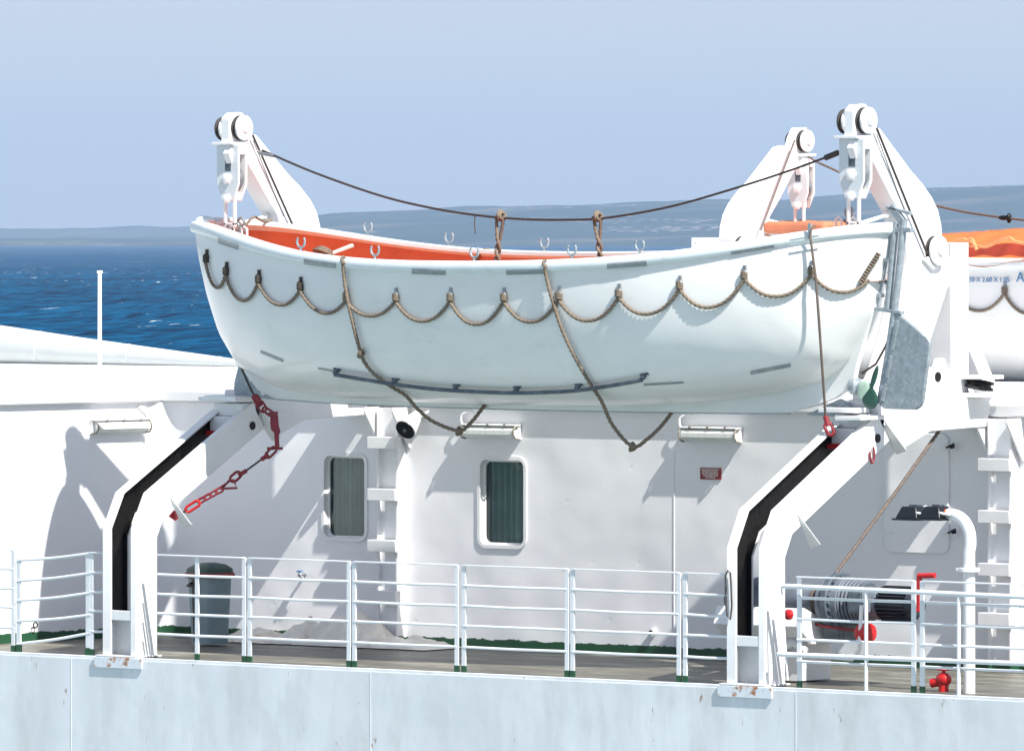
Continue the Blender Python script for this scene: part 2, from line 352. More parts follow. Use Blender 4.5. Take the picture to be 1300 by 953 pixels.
    o = bpy.data.objects.new('sea', me); COL.objects.link(o); o['kind'] = 'structure'
def nt_math(t, op, a, b):
    n = t.nodes.new('ShaderNodeMath'); n.operation = op
    for k, v in enumerate((a, b)):
        if isinstance(v, (int, float)): n.inputs[k].default_value = v
        else: t.links.new(v, n.inputs[k])
    return n.outputs[0]
sea()

# ================================================================ far coast
from mathutils import noise as mnoise
def hills(name, dist, depth, prof, seed, bare):
    nx, ny = 420, 34; pts = []
    lo, hi = -5200, 5200
    for j in range(ny):
        v = j/(ny-1); row = []
        for i in range(nx):
            lx = lo+(hi-lo)*i/(nx-1); dd = dist+depth*v
            px = CX+F*lx/(dist+depth*.7)
            hp = np.interp(px, [p[0] for p in prof], [p[1] for p in prof])
            top = (HY-hp)*(dist+depth*.7)/F + H
            n = mnoise.fractal(Vector((lx*.0011, dd*.0006, seed)), 1.0, 2.0, 6)
            n2 = mnoise.fractal(Vector((lx*.0045, dd*.002, seed+9)), 1.0, 2.0, 4)
            s = math.sin(min(v/.7, 1)*PI/2)**1.15
            z = SEA-4 + (top-SEA+4)*s*(1+.10*n*(1-abs(v-.7)*.5)) + 7*n2*s
            if v > .7: z = SEA-4+(top-SEA+4)*(1-.7*(v-.7)/.3)
            p = Vector((CAM.x, CAM.y, 0))+RT*lx*(dd/(dist+depth*.7))+FW*dd; row.append((p.x, p.y, z))
        pts.append(row)
    mb = MB().grid(pts); m = bpy.data.materials.new(name+'_ground'); m.use_nodes = True; t = m.node_tree; L = t.links; b = t.nodes['Principled BSDF']
    tc = t.nodes.new('ShaderNodeTexCoord'); mp = t.nodes.new('ShaderNodeMapping'); mp.inputs['Rotation'].default_value = (0, 0, -TH); mp.inputs['Scale'].default_value = (1, .25, 3); L.new(tc.outputs['Object'], mp.inputs[0])
    n1 = nd(t, 'ShaderNodeTexNoise', Scale=.0035, Detail=9.0, Roughness=.65); L.new(mp.outputs[0], n1.inputs['Vector'])
    cr = t.nodes.new('ShaderNodeValToRGB'); e = cr.color_ramp.elements
    e[0].position = .42; e[0].color = (.008, .022, .018, 1); e[1].position = .53; e[1].color = (.018, .035, .026, 1)
    x = e.new(bare); x.color = (.09, .08, .06, 1); L.new(n1.outputs['Fac'], cr.inputs[0])
    # pale villages: small bright specks gathered in patches
    v = t.nodes.new('ShaderNodeTexVoronoi'); v.inputs['Scale'].default_value = .045; L.new(tc.outputs['Object'], v.inputs['Vector'])
    n2 = nd(t, 'ShaderNodeTexNoise', Scale=.0012, Detail=3.0); L.new(tc.outputs['Object'], n2.inputs['Vector'])
    lt = nt_math(t, 'LESS_THAN', v.outputs['Distance'], .34); gt = nt_math(t, 'GREATER_THAN', n2.outputs['Fac'], .60); f = nt_math(t, 'MULTIPLY', lt, gt)
    mi = t.nodes.new('ShaderNodeMix'); mi.data_type = 'RGBA'; mi.inputs['B'].default_value = (.30, .27, .25, 1); L.new(f, mi.inputs['Factor']); L.new(cr.outputs[0], mi.inputs['A']); L.new(mi.outputs['Result'], b.inputs['Base Color'])
    b.inputs['Roughness'].default_value = 1; b.inputs['Specular IOR Level'].default_value = 0
    o = mk(name, mb, m, ang=180); o['kind'] = 'structure'
hills('hills', 11500, 4500, [(-2500, 310), (250, 303), (330, 290), (395, 275), (420, 272), (520, 268), (600, 264), (640, 262), (740, 261), (800, 258), (920, 253), (1000, 250), (1100, 243), (1180, 237), (1300, 235), (1500, 240), (2200, 255), (3500, 300)], 2.0, .60)
hills('far_hills', 17000, 3500, [(-2500, 300), (-900, 286), (0, 290), (150, 290), (260, 286), (330, 284), (400, 280), (900, 276), (2500, 295)], 7.0, .60)

# ================================================================ haze
def haze():
    mb = MB(); c = Vector((CAM.x, CAM.y, 0)); 
    P = [c+RT*a+FW*b for a, b in ((-7000, -300), (7000, -300), (7000, 21500), (-7000, 21500))]
    mb.prism([(p.x, p.y, SEA-14) for p in P], (0, 0, 330))
    m = bpy.data.materials.new('haze'); m.use_nodes = True; t = m.node_tree; t.nodes.remove(t.nodes['Principled BSDF'])
    v = t.nodes.new('ShaderNodeVolumePrincipled'); v.inputs['Color'].default_value = (.475, .655, .905, 1); v.inputs['Density'].default_value = HAZE_D; v.inputs['Anisotropy'].default_value = .0
    t.links.new(v.outputs[0], t.nodes['Material Output'].inputs['Volume'])
    o = mk('haze', mb, m); o['kind'] = 'stuff'; o['label'] = 'thin blue haze over the sea and far coast'; o['category'] = 'haze'
HAZE_D = 6.4e-5
haze()
scn.cycles.volume_step_rate = 1; scn.cycles.volume_bounces = 0

# ================================================================ decks and ship side
YW = 3.9                                     # main wall plane
deckX0, deckX1 = -30.0, 18.0
mb = MB().bb(deckX0, deckX1, .06, YW+.3, -.30, 0.0); o = mk('promenade_deck', mb, 'deck_paint', bevel=0); o['kind'] = 'structure'
mb = MB().bb(deckX0, deckX1, -.02, .055, -.30, 0.012); o = mk('deck_margin', mb, 'ship_side_paint', bevel=.004); o['kind'] = 'structure'
ship = Thing('ship_hull', (0, 0, -8.2), 'white steel side of the ship with rust specks under the deck edge', 'ship hull')
mb = MB().bb(deckX0, deckX1, -.035, .30, -8.4, -.02).bb(deckX0, deckX1, 16.4, 16.7, -8.4, 1.5).bb(deckX0, deckX0+.2, .30, 16.4, -8.4, -.31).bb(deckX1-.2, deckX1, .30, 16.4, -8.4, -.31)
ship.part('shell_plating', mb, 'ship_side_paint')
for px in (90, 470, 1010): x = XP(px, -.04); ship.part('weld_seam', MB().bb(x-.004, x+.004, -.038, -.03, -1.6, -.03), 'ship_side_paint')
# painted green line on the deck along the wall
mb = MB().bb(deckX0, deckX1, YW-.16, YW-.002, .001, .005); o = mk('waterway_paint', mb, 'green_paint'); o['kind'] = 'structure'
# left (transverse) wall line
LC = U(240, 808, Y=YW); LA = U(0, 823, Z=0); LC = Vector((-8.30, YW, 0)); LA = Vector((-8.35, 0, 0)); LD = (LA-LC); LD.z = 0; LDn = LD.normalized(); LB = LC.copy(); LB.z = 0
LFAR = LB + LDn*3.93
LN = Vector((LDn.y, -LDn.x, 0)); 
if LN.x < 0: LN = -LN
print('left corner', LC, 'dir', LDn, 'normal', LN, 'outboard end', LFAR)
def LW(px, py, off=0.0):                     # pixel -> point on left wall plane (offset outwards)
    d = ray(px, py); p0 = LB+LN*off; t = (p0-CAM).dot(LN)/d.dot(LN); return CAM+d*t

# ---- deckhouse
dh = Thing('deckhouse', (0, YW, 0), 'white steel deckhouse behind the lifeboat with two curtained windows and green foot paint', 'deckhouse')
ZT = 2.60; X0W = LC.x-.0; X1W = deckX1
wins = []
for (xa, xb, ya, yb) in ((412, 464, 579, 682), (610, 666, 584, 691)):
    a = U(xa, yb, Y=YW); b = U(xb, ya, Y=YW); wins.append((a.x, b.x, a.z, b.z))
mb = MB(); x = X0W+.30; m_ = .05
for (a, b, z0, z1) in wins:
    a_, b_, z0_, z1_ = a-m_, b+m_, z0-m_, z1+m_
    mb.bb(x, a_, YW, YW+.06, 0, ZT); mb.bb(a_, b_, YW, YW+.06, 0, z0_); mb.bb(a_, b_, YW, YW+.06, z1_, ZT)
    inner = rrect((a+b)/2, (z0+z1)/2, b-a, z1-z0, .085, 6); cx_, cz_ = (a+b)/2, (z0+z1)/2; outer = []
    for (u, v) in inner:
        dx, dz = u-cx_, v-cz_; hx, hz = (b_-a_)/2, (z1_-z0_)/2; k = min(hx/abs(dx) if dx else 9e9, hz/abs(dz) if dz else 9e9); outer.append((cx_+dx*k, cz_+dz*k))
    n = len(inner)
    # snap nearest outer points onto the four corners
    for sx in (-1, 1):
        for sz in (-1, 1):
            c = (cx_+sx*(b_-a_)/2, cz_+sz*(z1_-z0_)/2); i = min(range(n), key=lambda q: (outer[q][0]-c[0])**2+(outer[q][1]-c[1])**2); outer[i] = c
    V = [(u, YW, v) for u, v in outer]+[(u, YW, v) for u, v in inner]+[(u, YW+.085, v) for u, v in inner]
    mb.add(V, [(i, (i+1) % n, n+(i+1) % n, n+i) for i in range(n)]+[(n+i, n+(i+1) % n, 2*n+(i+1) % n, 2*n+i) for i in range(n)])
    x = b_
mb.bb(x, X1W, YW, YW+.06, 0, ZT)
dh.part('wall', mb, 'wall_paint')
for k, (a, b, z0, z1) in enumerate(wins):
    inner = rrect((a+b)/2, (z0+z1)/2, b-a, z1-z0, .085, 8); big = rrect((a+b)/2, (z0+z1)/2, b-a+.07, z1-z0+.07, .12, 8); sm = rrect((a+b)/2, (z0+z1)/2, b-a-.05, z1-z0-.05, .07, 8); n = len(inner)
    mb = MB()
    inn = rrect((a+b)/2, (z0+z1)/2, b-a-.008, z1-z0-.008, .081, 8); V = [(u, YW-.001, v) for u, v in big]+[(u, YW-.016, v) for u, v in big]+[(u, YW-.016, v) for u, v in inn]+[(u, YW+.055, v) for u, v in inn]+[(u, YW+.055, v) for u, v in sm]+[(u, YW+.08, v) for u, v in sm]
    mb.add(V, [(r*n+i, r*n+(i+1) % n, (r+1)*n+(i+1) % n, (r+1)*n+i) for r in range(5) for i in range(n)])
    wf = dh.part('window', mb, 'white_paint', ang=50, label=('window left of the ladder column, half in shadow' if k == 0 else 'window right of the ladder column, under the lamp'))
    mb = MB().add([(u, YW+.068, v) for u, v in rrect((a+b)/2, (z0+z1)/2, b-a-.03, z1-z0-.03, .07, 8)], [tuple(range(n))]); dh.part('pane', mb, 'window_glass', wf)
    # curtains: gathered folds
    rows = []; nn = 260; rs = random.Random(k+5)
    fr = [rs.uniform(.7, 1.3) for _ in range(9)]
    for z in (z0-.15, z0+.3*(z1-z0), z1+.12):
        row = []
        for i in range(nn+1):
            t = i/nn; xx = a-.34+(b-a+.42)*t
            yy = YW+.18+.048*math.sin(t*66+2.5*math.sin(t*9+k))+.012*math.sin(t*151+z)
            row.append((xx, yy, z))
        rows.append(row)
    dh.part('curtain', MB().grid(rows), 'curtain', wf, ang=180)
    mb = MB().bb(a-.9, b+.3, YW+.5, YW+.55, z0-.3, z1+.3); dh.part('room_back', mb, 'room_dark', wf)
# transverse wall with rounded corner to the main wall
mb = MB(); rad = .28; c2 = LB; d2 = Vector((1, 0, 0)); pts = [LFAR, LB+LDn*rad]
for k in range(1, 8):
    t = k/8; p = (LB+LDn*rad)*(1-t)**2+LB*2*t*(1-t)+(LB+d2*(rad+.02))*t*t; pts.append(p)
pts.append(LB+d2*(rad+.021)+Vector((0, .0, 0)))
th = Vector((-.02, .06, 0)); rows = [[(p.x, p.y, z) for p in pts] for z in (0, .7, 1.4, 2.0, ZT)]
mb.grid(rows); dh.part('side_wall', mb, 'wall_paint', ang=60)
mb = MB().bb(deckX0, LFAR.x+.0, LFAR.y, LFAR.y+.06, .0, ZT); dh.part('outer_wall', mb, 'wall_paint')
# weld seam / conduit strips on the main wall
mb = MB()
for px, y0, y1 in ((856, 572, 832),): 
    xx = XP(px, YW); mb.cyl((xx, YW-.004, ZP(px, y1, YW)), (xx, YW-.004, ZP(px, y0, YW)), .0045, n=8)
dh.part('conduit', mb, 'wall_paint')
# ladder columns
def column(name, pxc, top_py, rungs, label):
    xc = XP(pxc, YW-.1); mb = MB(); hw = .135
    mb.bb(xc-hw, xc+hw, YW-.10, YW, .0, ZT-.02).bb(xc-hw-.012, xc-hw+.012, YW-.15, YW, 0, ZT-.02).bb(xc+hw-.012, xc+hw+.012, YW-.15, YW, 0, ZT-.02)
    cpart = dh.part('column', mb, 'wall_paint', bevel=.004)
    for py in rungs:
        z = ZP(pxc, py, YW-.2); mb = MB().bb(xc-.20, xc+.20, YW-.25, YW-.151, z-.065, z+.065); dh.part('step', mb, 'white_paint', cpart, bevel=.006)
    for s in (-1, 1):
        xx = xc+s*.20; mb = MB().yz([(YW, ZT-.01), (YW-.30, ZT-.01), (YW-.30, ZT-.06), (YW-.02, ZT-.45), (YW, ZT-.45)], xx-.012, xx+.012); dh.part('gusset', mb, 'white_paint', cpart)
column('column', 495, 515, (562, 628, 693, 757), '')
column('column', 1272, 530, (590, 656, 723, 786), '')
# hatch door
a = U(1122, 702, Y=YW-.01); b = U(1206, 548, Y=YW-.01)
ax, bx, az, bz = XP(1124, YW), XP(1206, YW), ZP(1165, 702, YW), 2.42
mb = MB().xz(rrect((ax+bx)/2, (az+bz)/2, bx-ax, bz-az, .10, 6), YW-.03, YW-.001); hd = dh.part('hatch_door', mb, 'wall_paint', bevel=.01)
for (px, py) in ((1210, 567), (1212, 675)):
    p = U(px, py, Y=YW-.05); mb = MB().bb(p.x-.16, p.x+.02, YW-.055, YW-.03, p.z-.012, p.z+.012).box((p.x, YW-.06, p.z), (.03, .05, .10)); dh.part('handle', mb, 'wall_paint', hd)
    mb = MB().cyl((p.x+.01, YW-.055, p.z), (p.x+.01, YW-.10, p.z), .018).bar((p.x-.05, YW-.10, p.z-.01), (p.x+.05, YW-.10, p.z+.03), .018); dh.part('handle', mb, 'black_grease', hd)
p = U(1124, 675, Y=YW-.04); mb = MB().bb(p.x-.03, p.x+.10, YW-.045, YW-.03, p.z-.01, p.z+.01); dh.part('hinge', mb, 'wall_paint', hd)
# deck drain pipe stub
p = U(826, 803, Y=YW-.05); mb = MB().lathe(p, (0, 1, 0), [(0, .045), (.02, .045), (.05, .03)], 18); dp = dh.part('scupper_pipe', mb, 'white_paint')
mb = MB().lathe(p+Vector((0, -.003, 0)), (0, 1, 0), [(0, .028), (.004, .028)], 18); dh.part('pipe_mouth', mb, 'black_grease', dp)
# tap
p = U(384, 729, Y=YW-.05); mb = MB().cyl((p.x, YW, p.z), (p.x, YW-.10, p.z), .018).cyl((p.x, YW-.09, p.z), (p.x+.05, YW-.09, p.z-.05), .014).sphere((p.x, YW-.09, p.z), .028); tp = dh.part('tap', mb, 'steel')
mb = MB().bb(p.x-.035, p.x+.02, YW-.11, YW-.07, p.z+.028, p.z+.045); dh.part('tap_handle', mb, 'blue_ink', tp)
# fastening ring by the wall left
p = LW(45, 793, .05); mb = MB().ring(p, LN, .03, .008); dh.part('ring', mb, 'black_grease')

# ---- boat deck slab over everything inboard of the wall
ov = .07
poly = [(LFAR+LN*ov), (LB+LDn*(.0)+LN*ov+Vector((0, -ov, 0))), Vector((X1W, YW-ov, 0)), Vector((X1W, 16.4, 0)), Vector((deckX0, 16.4, 0)), Vector((deckX0, LFAR.y, 0))]
mb = MB().prism([(p.x, p.y, ZT+.001) for p in poly], (0, 0, .135)); o = mk('boat_deck', mb, 'white_paint', bevel=.02); o['kind'] = 'structure'
ZD = ZT+.136
mb = MB()
# far bulwark: plated, sloping down to the right, then level
YB = 16.2; prof = [(-1100, 372), (-500, 376), (-200, 388), (0, 413), (100, 428), (200, 442), (310, 457), (360, 462), (900, 452), (1240, 450), (1320, 450), (1800, 450)]
top = [(XP(px, YB), ZP(px, py, YB)) for px, py in prof]
secb = [(-.02, 0), (-.16, .10), (-.27, .28), (-.31, .50), (-.28, .72), (-.18, .88), (-.05, .97), (.06, 1.0), (.14, .97), (.14, 0)]
rowsb = []
for xq in np.linspace(top[0][0], top[-1][0], 60):
    zq = np.interp(xq, [t_[0] for t_ in top], [t_[1] for t_ in top]); hq = zq-ZD; rowsb.append([(xq, YB+a_*min(1, hq), ZD+hq*b_) for a_, b_ in secb])
mb.grid(rowsb)
bw = Thing('bulwark', (0, YB, ZD), 'long rounded white bulwark on the far edge of the boat deck, behind the thin pole', 'bulwark')
bw.part('plating', mb, 'bulwark_paint')
for px in (-70, 47, 160, 275, 390):
    xx = XP(px, YB); zt = np.interp(px, [q[0] for q in prof], [ZP(q[0], q[1], YB) for q in prof])
    hq = zt-ZD; mb = MB().yz([(YB+(a_-.012)*min(1, hq), ZD+hq*b_) for a_, b_ in secb[:8]]+[(YB+.02, zt-.06), (YB+.02, ZD)], xx-.07, xx+.07); bw.part('rib', mb, 'bulwark_paint', ang=60)
# thin white pole on the boat deck
p = U(126.5, 475, Z=ZD); zt = ZP(126, 347, p.y)
pl = Thing('flag_pole', (p.x, p.y, ZD), 'thin white pole standing up from the boat deck against the blue sea', 'pole')
pl.part('pole', MB().cyl((p.x, p.y, ZD), (p.x, p.y, zt), .028, .024, 14), 'white_paint')
pl.part('cap', MB().cyl((p.x, p.y, zt), (p.x, p.y, zt+.035), .036, n=14), 'white_paint'); pl.part('foot', MB().cyl((p.x, p.y, ZD), (p.x, p.y, ZD+.03), .08, n=14), 'white_paint')
# ================================================================ starboard lifeboat
YBT = 1.78; BEAM = 1.16; ROLL = .040                   # centreline, half beam, list (far side higher)
XBOW = U(250, 285, Y=YBT).x; XST = U(1131, 285, Y=YBT).x; LEN = XST-XBOW
def halfb(u):
    t = 2*u-1; return BEAM*max(0.0, 1-abs(t)**2.5)**.72
def gx(u): return XBOW+LEN*u
gpts = [(256, 283), (262, 289), (280, 298), (300, 304.5), (325, 312), (350, 317.5), (400, 325.5), (450, 331), (500, 335), (564, 337.5), (620, 338), (688, 336), (758, 330.5), (829, 325), (900, 318), (960, 309), (1030, 297.5), (1080, 291), (1126, 287)]
gu, gz = [], []
for px, py in gpts:
    lo, hi = 0.0, 1.0
    for _ in range(50):
        m_ = (lo+hi)/2
        if PX((gx(m_), YBT-halfb(m_), 4.2))[0] < px: lo = m_
        else: hi = m_
    gu.append(lo); gz.append(ZP(px, py, YBT-halfb(lo))+ROLL*halfb(lo))
gu2 = [0, 0]+gu+[1, 1]; gz2 = [ZP(250, 287, YBT)]*2+gz+[ZP(1131, 288, YBT)]*2; print('gz', list(zip(np.round(gu, 3), np.round(gz, 3))))
co5 = np.polyfit(gu2, gz2, 6)
def sheer(u): return float(np.polyval(co5, u))
kp = [(250, 287), (254, 305), (263, 340), (277, 385), (293, 430), (311, 470), (330, 495), (352, 506), (420, 511), (520, 515), (650, 519), (800, 522), (930, 524), (1002, 524), (1040, 514), (1062, 505), (1081, 492), (1086, 482), (1090, 462), (1101, 425), (1112, 395), (1121, 350), (1127, 320), (1131, 288)]
kw = [(px, py) for px, py in kp]
kX = [XP(px, YBT) for px, _ in kw]; kZ = [ZP(px, py, YBT) for px, py in kw]
# body line (bottom of the round hull, above the keel fin), same count as stations
bp_ = [(250, 287), (254, 305), (263, 340), (277, 385), (296, 432), (322, 470), (372, 494), (450, 504), (560, 511), (700, 514), (820, 514), (920, 509), (1000, 497), (1050, 482), (1078, 462), (1098, 425), (1112, 395), (1121, 350), (1127, 320), (1131, 288)]
bX = np.array([XP(px, YBT) for px, _ in bp_]); bZ = np.array([ZP(px, py, YBT) for px, py in bp_])
bs = np.concatenate([[0], np.cumsum(np.hypot(np.diff(bX), np.diff(bZ)))]); 
# blend parameter so that long raked stems take only the first stations
def bodyline(u):
    # station u -> arc position: ends compressed
    s = bs[-1]*(.5+.5*math.copysign(abs(2*u-1)**.86, 2*u-1)); return float(np.interp(s, bs, bX)), float(np.interp(s, bs, bZ))
def hullpt(u, v, side=-1, inset=0.0):
    """u 0..1 bow to stern, v 0..1 keel to gunwale"""
    kx, kz = bodyline(u); b = max(halfb(u)-inset, 0); zg = sheer(u); t = abs(2*u-1)
    n = 2.75-1.15*t**2.2
    a = v*PI/2; cz = 1-math.cos(a)**(2/n) if v < 1 else 1.0; cy = math.sin(a)**(2/n)
    # slight tumble-in low, flare at top
    y = b*cy*(.955+.045*cz); z = kz+(zg-kz)*cz; x = kx+(gx(u)-kx)*(cz**.9)
    yy = side*(max(y, .028) if inset == 0 else y)
    return Vector((x, YBT+yy, z+ROLL*yy))
NU, NV = 120, 36
us = [.5-.5*math.cos(PI*i/NU) for i in range(NU+1)]; vv = [(j/NV)**.85 for j in range(NV+1)]
boat = Thing('lifeboat', (gx(.5), YBT, 2.75), 'white open lifeboat with an orange inside, hanging from two davits and looped with grab rope', 'lifeboat')
mb = MB()
for side in (-1, 1): mb.grid([[hullpt(u, v, side) for v in vv] for u in us])
hull = boat.part('hull', mb, 'gelcoat', ang=60)
near_bvh = None
_m = MB().grid([[hullpt(u, v, -1) for v in vv] for u in us]); near_bvh = BVHTree.FromPolygons([Vector(v) for v in _m.v], _m.f)
def HIT(px, py, off=0.0):
    d = ray(px, py).normalized(); h = near_bvh.ray_cast(CAM, d, 500)
    if h[0] is None: return None
    n = h[1]; n = -n if n.dot(d) > 0 else n
    return h[0]+n*off
def mirror(p): dy = p.y-YBT; return Vector((p.x, YBT-dy, p.z-2*ROLL*dy))
# keel fin
poly = [(kX[i], kZ[i]) for i in range(len(kX))]; fin = poly+[(x, z+.06) for x, z in reversed(list(zip(bX, bZ)))][1:-1]
boat.part('keel', MB().xz(fin, YBT-.035, YBT+.035), 'gelcoat', bevel=.008)
mb = MB().xz([(x, z-.012) for x, z in poly[7:14]]+[(x, z+.004) for x, z in reversed(poly[7:14])], YBT-.03, YBT+.03); boat.part('keel_shoe', mb, 'galvanised')
# inner shell (orange) + floor + side benches
mb = MB(); FL = 3.25
for side in (-1, 1):
    P = []
    for u in us:
        u2 = .012+.976*u; row = []
        for k in range(15):
            v = .45+.55*k/14; p = hullpt(u2, v, side, .055); p.z = max(p.z, FL)+ (-.02 if k == 14 else 0); row.append(p)
        P.append(row)
    mb.grid(P)
P = []
for u in us:
    u2 = .012+.976*u; a = hullpt(u2, .45, -1, .055); b = hullpt(u2, .45, 1, .055); a.z = b.z = max(FL, min(a.z, 4.0)); P.append([a, b])
mb.grid(P); inner = boat.part('inner_shell', mb, 'orange_paint', ang=60)
for side in (-1, 1):
    P = []
    for u in us:
        if not .06 < u < .94: continue
        o_ = hullpt(u, .93, side, .06); z = sheer(u)-.36; w_ = min(.36, abs(o_.y-YBT)*.7); q = side*w_
        P.append([(o_.x, o_.y, z), (o_.x, o_.y-q, z), (o_.x, o_.y-q, z-.06), (o_.x, o_.y, z-.06)])
    boat.part('side_bench', MB().grid(P), 'orange_paint')
for u in (.10, .24, .40, .56, .72, .88):
    w_ = halfb(u)-.08; z = sheer(u)-.33; boat.part('thwart', MB().box((gx(u), YBT, z), (.24, 2*w_, .045)), 'orange_paint', bevel=.008)
# end decks
for (ua, ub) in ((.90, .988),):
    P = []
    for i in range(9):
        u = ua+(ub-ua)*i/8; a = hullpt(u, 1, -1, .03); b = hullpt(u, 1, 1, .03); P.append([a, (a+b)/2+Vector((0, 0, .02)), b])
    boat.part('end_deck', MB().grid(P), 'gelcoat_rail' if ub < .5 else 'orange_paint', ang=60)
# gunwale rail, one closed loop
def gw(u, side, off=0, dz=0):
    p = hullpt(u, 1, side); b = halfb(u); return p
loop = [hullpt(u, 1, -1) for u in us]+[hullpt(u, 1, 1) for u in reversed(us[1:-1])]
cen = Vector((gx(.5), YBT, 4.2)); rows = []; N = len(loop)
prof = [(-.135, .030), (-.03, .045), (.03, .042), (.052, .020), (.055, -.045), (.038, -.072), (.0, -.078), (-.005, -.10), (-.06, -.03), (-.135, -.005)]
for i, p in enumerate(loop):
    t = (loop[(i+1) % N]-loop[i-1]); t.z = 0; t.normalize(); n = Vector((t.y, -t.x, 0)); 
    if n.dot(p-cen) < 0: n = -n
    rows.append([p+n*a+Vector((0, 0, b)) for a, b in prof+[prof[0]]])
gun = boat.part('gunwale', MB().grid(rows, closeu=True), 'gelcoat_rail', ang=50)
_g = MB().grid(rows, closeu=True); gun_bvh = BVHTree.FromPolygons([Vector(v) for v in _g.v], _g.f)
def GHIT(px, py, off=0.0):
    d = ray(px, py).normalized(); h = gun_bvh.ray_cast(CAM, d, 500)
    if h[0] is None: return HIT(px, py, off)
    n = h[1]; n = -n if n.dot(d) > 0 else n
    return h[0]+n*off
# reflective strips
def strip(path, hh, fn, m='reflective_tape', name='reflective_strip'):
    mb = MB(); rows = []
    for px, py in path:
        r_ = [fn(px, py-hh+2*hh*q/5, .006) for q in range(6)]
        if any(q is None for q in r_): continue
        rows.append(r_)
    if len(rows) > 1: boat.part(name, mb.grid(rows), m)
def lin(a, b, n=10): return [(a[0]+(b[0]-a[0])*i/n, a[1]+(b[1]-a[1])*i/n) for i in range(n+1)]
def gy(px): return np.interp(px, [p[0] for p in gpts], [p[1] for p in gpts])
for a, b in ((277, 303), (386, 427), (523, 566), (643, 690), (771, 821), (928, 983)):
    strip([(x, gy(x)+8.5) for x in np.linspace(a, b, 14)], 3.2, GHIT)
strip(lin((331, 446), (360, 458)), 1.8, HIT); strip(lin((953, 473), (1004, 463)), 2.4, HIT); strip(lin((818, 488), (868, 485)), 1.3, HIT); strip(lin((404, 467), (430, 472)), 1.0, HIT)
# grey pad on the gunwale near the stern
mb = MB(); rows = []
for x in np.linspace(1003, 1040, 8): 
    a = GHIT(x, gy(x)+2, .012); b = GHIT(x, gy(x)+11, .014); c = HIT(x, gy(x)+19, .02); rows.append([a, b, c if c else b])
boat.part('rail_pad', mb.grid(rows), 'gelcoat_rail')
# grab line: becket eyes and hanging loops (mirrored to the far side)
eyes = [(264, 327), (289, 343), (330, 353), (383, 362), (441, 375), (504, 376), (573, 376), (641, 376), (711, 374), (787, 371), (864, 361), (946, 348), (1031, 342), (1105, 345)]
sag = [23, 27, 23, 22, 19, 25, 29, 27, 28, 26, 29, 25, 21]
ropepts = []; 
for k in range(len(eyes)-1):
    (xa, ya), (xb, yb) = eyes[k], eyes[k+1]
    for i in range(24):
        t = i/24; x = xa+(xb-xa)*t; y = ya+6+(yb-ya)*t+sag[k]*(1-abs(2*t-1)**2.2)
        p = HIT(x, y, .028)
        if p is not None: ropepts.append(p)
split = [p for p in ropepts]
gl = boat.part('grab_line', MB().rope(split, .017), 'rope', ang=180, label='brown twisted grab rope hanging in loops along the near side')
mb = MB().rope([mirror(p) for p in split[::2]], .017); boat.part('grab_line', mb, 'rope', ang=180, label='grab rope along the far side')
for k, (x, y) in enumerate(eyes[:-1]):
    p = HIT(x, y-1, .012)
    if p is None: continue
    for q, s in ((p, 1), (mirror(p), -1)):
        e = boat.part('rope_eye', MB().box(q+Vector((0, 0, .03)), (.035, .018, .10)).ring(q+Vector((0, -s*.018, 0)), (0, 1, 0), .030, .009, 12, 6), 'dark_rope' if k < 4 else 'steel')
        if s == 1:
            mb = MB()
            for j in range(4): mb.ring(q+Vector((0, -.012, .004-.018*j)), (0, .3, 1), .030, .010, 10, 6)
            boat.part('whipping', mb, 'dark_rope' if k < 4 else 'rope', e)
# bound rope end at the stern
pa = [HIT(1092+i*1.5, 358-i*2.4, .02) for i in range(16)]; pa = [p for p in pa if p]
if len(pa) > 2:
    mb = MB().rope(resample(pa, .05), .016)
    for p in resample(pa, .03): mb.ring(p, (pa[-1]-pa[0])+Vector((.02, 0, .02)), .022, .009, 10, 6)
    boat.part('whipping', mb, 'rope')
# bilge grab rail
br = [(429, 471), (470, 477.5), (503, 482.5), (540, 487), (580, 490), (620, 492), (657, 493), (700, 492), (735, 490), (780, 484), (818, 477.5)]
pts = [HIT(x, y, .06) for x, y in br]; pts = spline([p for p in pts if p], 6)
rail = boat.part('bilge_rail', MB().tube(pts, .021, n=10), 'blue_grey_paint')
for x, y in ((429, 469), (503, 481), (580, 488.5), (657, 491), (735, 488), (818, 475)):
    a = HIT(x, y, .0); b = HIT(x, y+1, .06)
    if a and b: boat.part('rail_bracket', MB().bar(a, b, .05, .035).box(a+Vector((0, 0, .01)), (.11, .02, .035)), 'blue_grey_paint', rail)
# looped side ropes that pass under the keel
def side_rope(on, off, lab):
    P = [GHIT(on[0][0], on[0][1], .02)]+[HIT(x, y, .045) for x, y in on[1:]]; P = [p for p in P if p]
    y0 = P[-1].y; n = len(off)
    for i, (x, y) in enumerate(off): P.append(U(x, y, Y=y0+(YBT-y0)*(i+1)/n))
    sp = spline(P, 10); o = boat.part('side_rope', MB().rope(sp, .0185), 'rope', ang=180, label=lab)
    return P
P1 = side_rope([(437, 331), (440, 345), (444, 375), (452, 410), (459, 437), (466, 457), (480, 473), (500, 487)], [(515, 502), (530, 519), (550, 535), (583, 546.5), (598, 536), (611, 520), (617, 512)], 'side rope looping under the hull nearer the bow')
P2 = side_rope([(693, 336), (697, 352), (706, 385), (718, 420), (735, 455), (753, 485)], [(764, 510), (778, 540), (803, 566.5), (822, 557), (840, 540), (854, 522)], 'side rope looping under the hull nearer the stern')
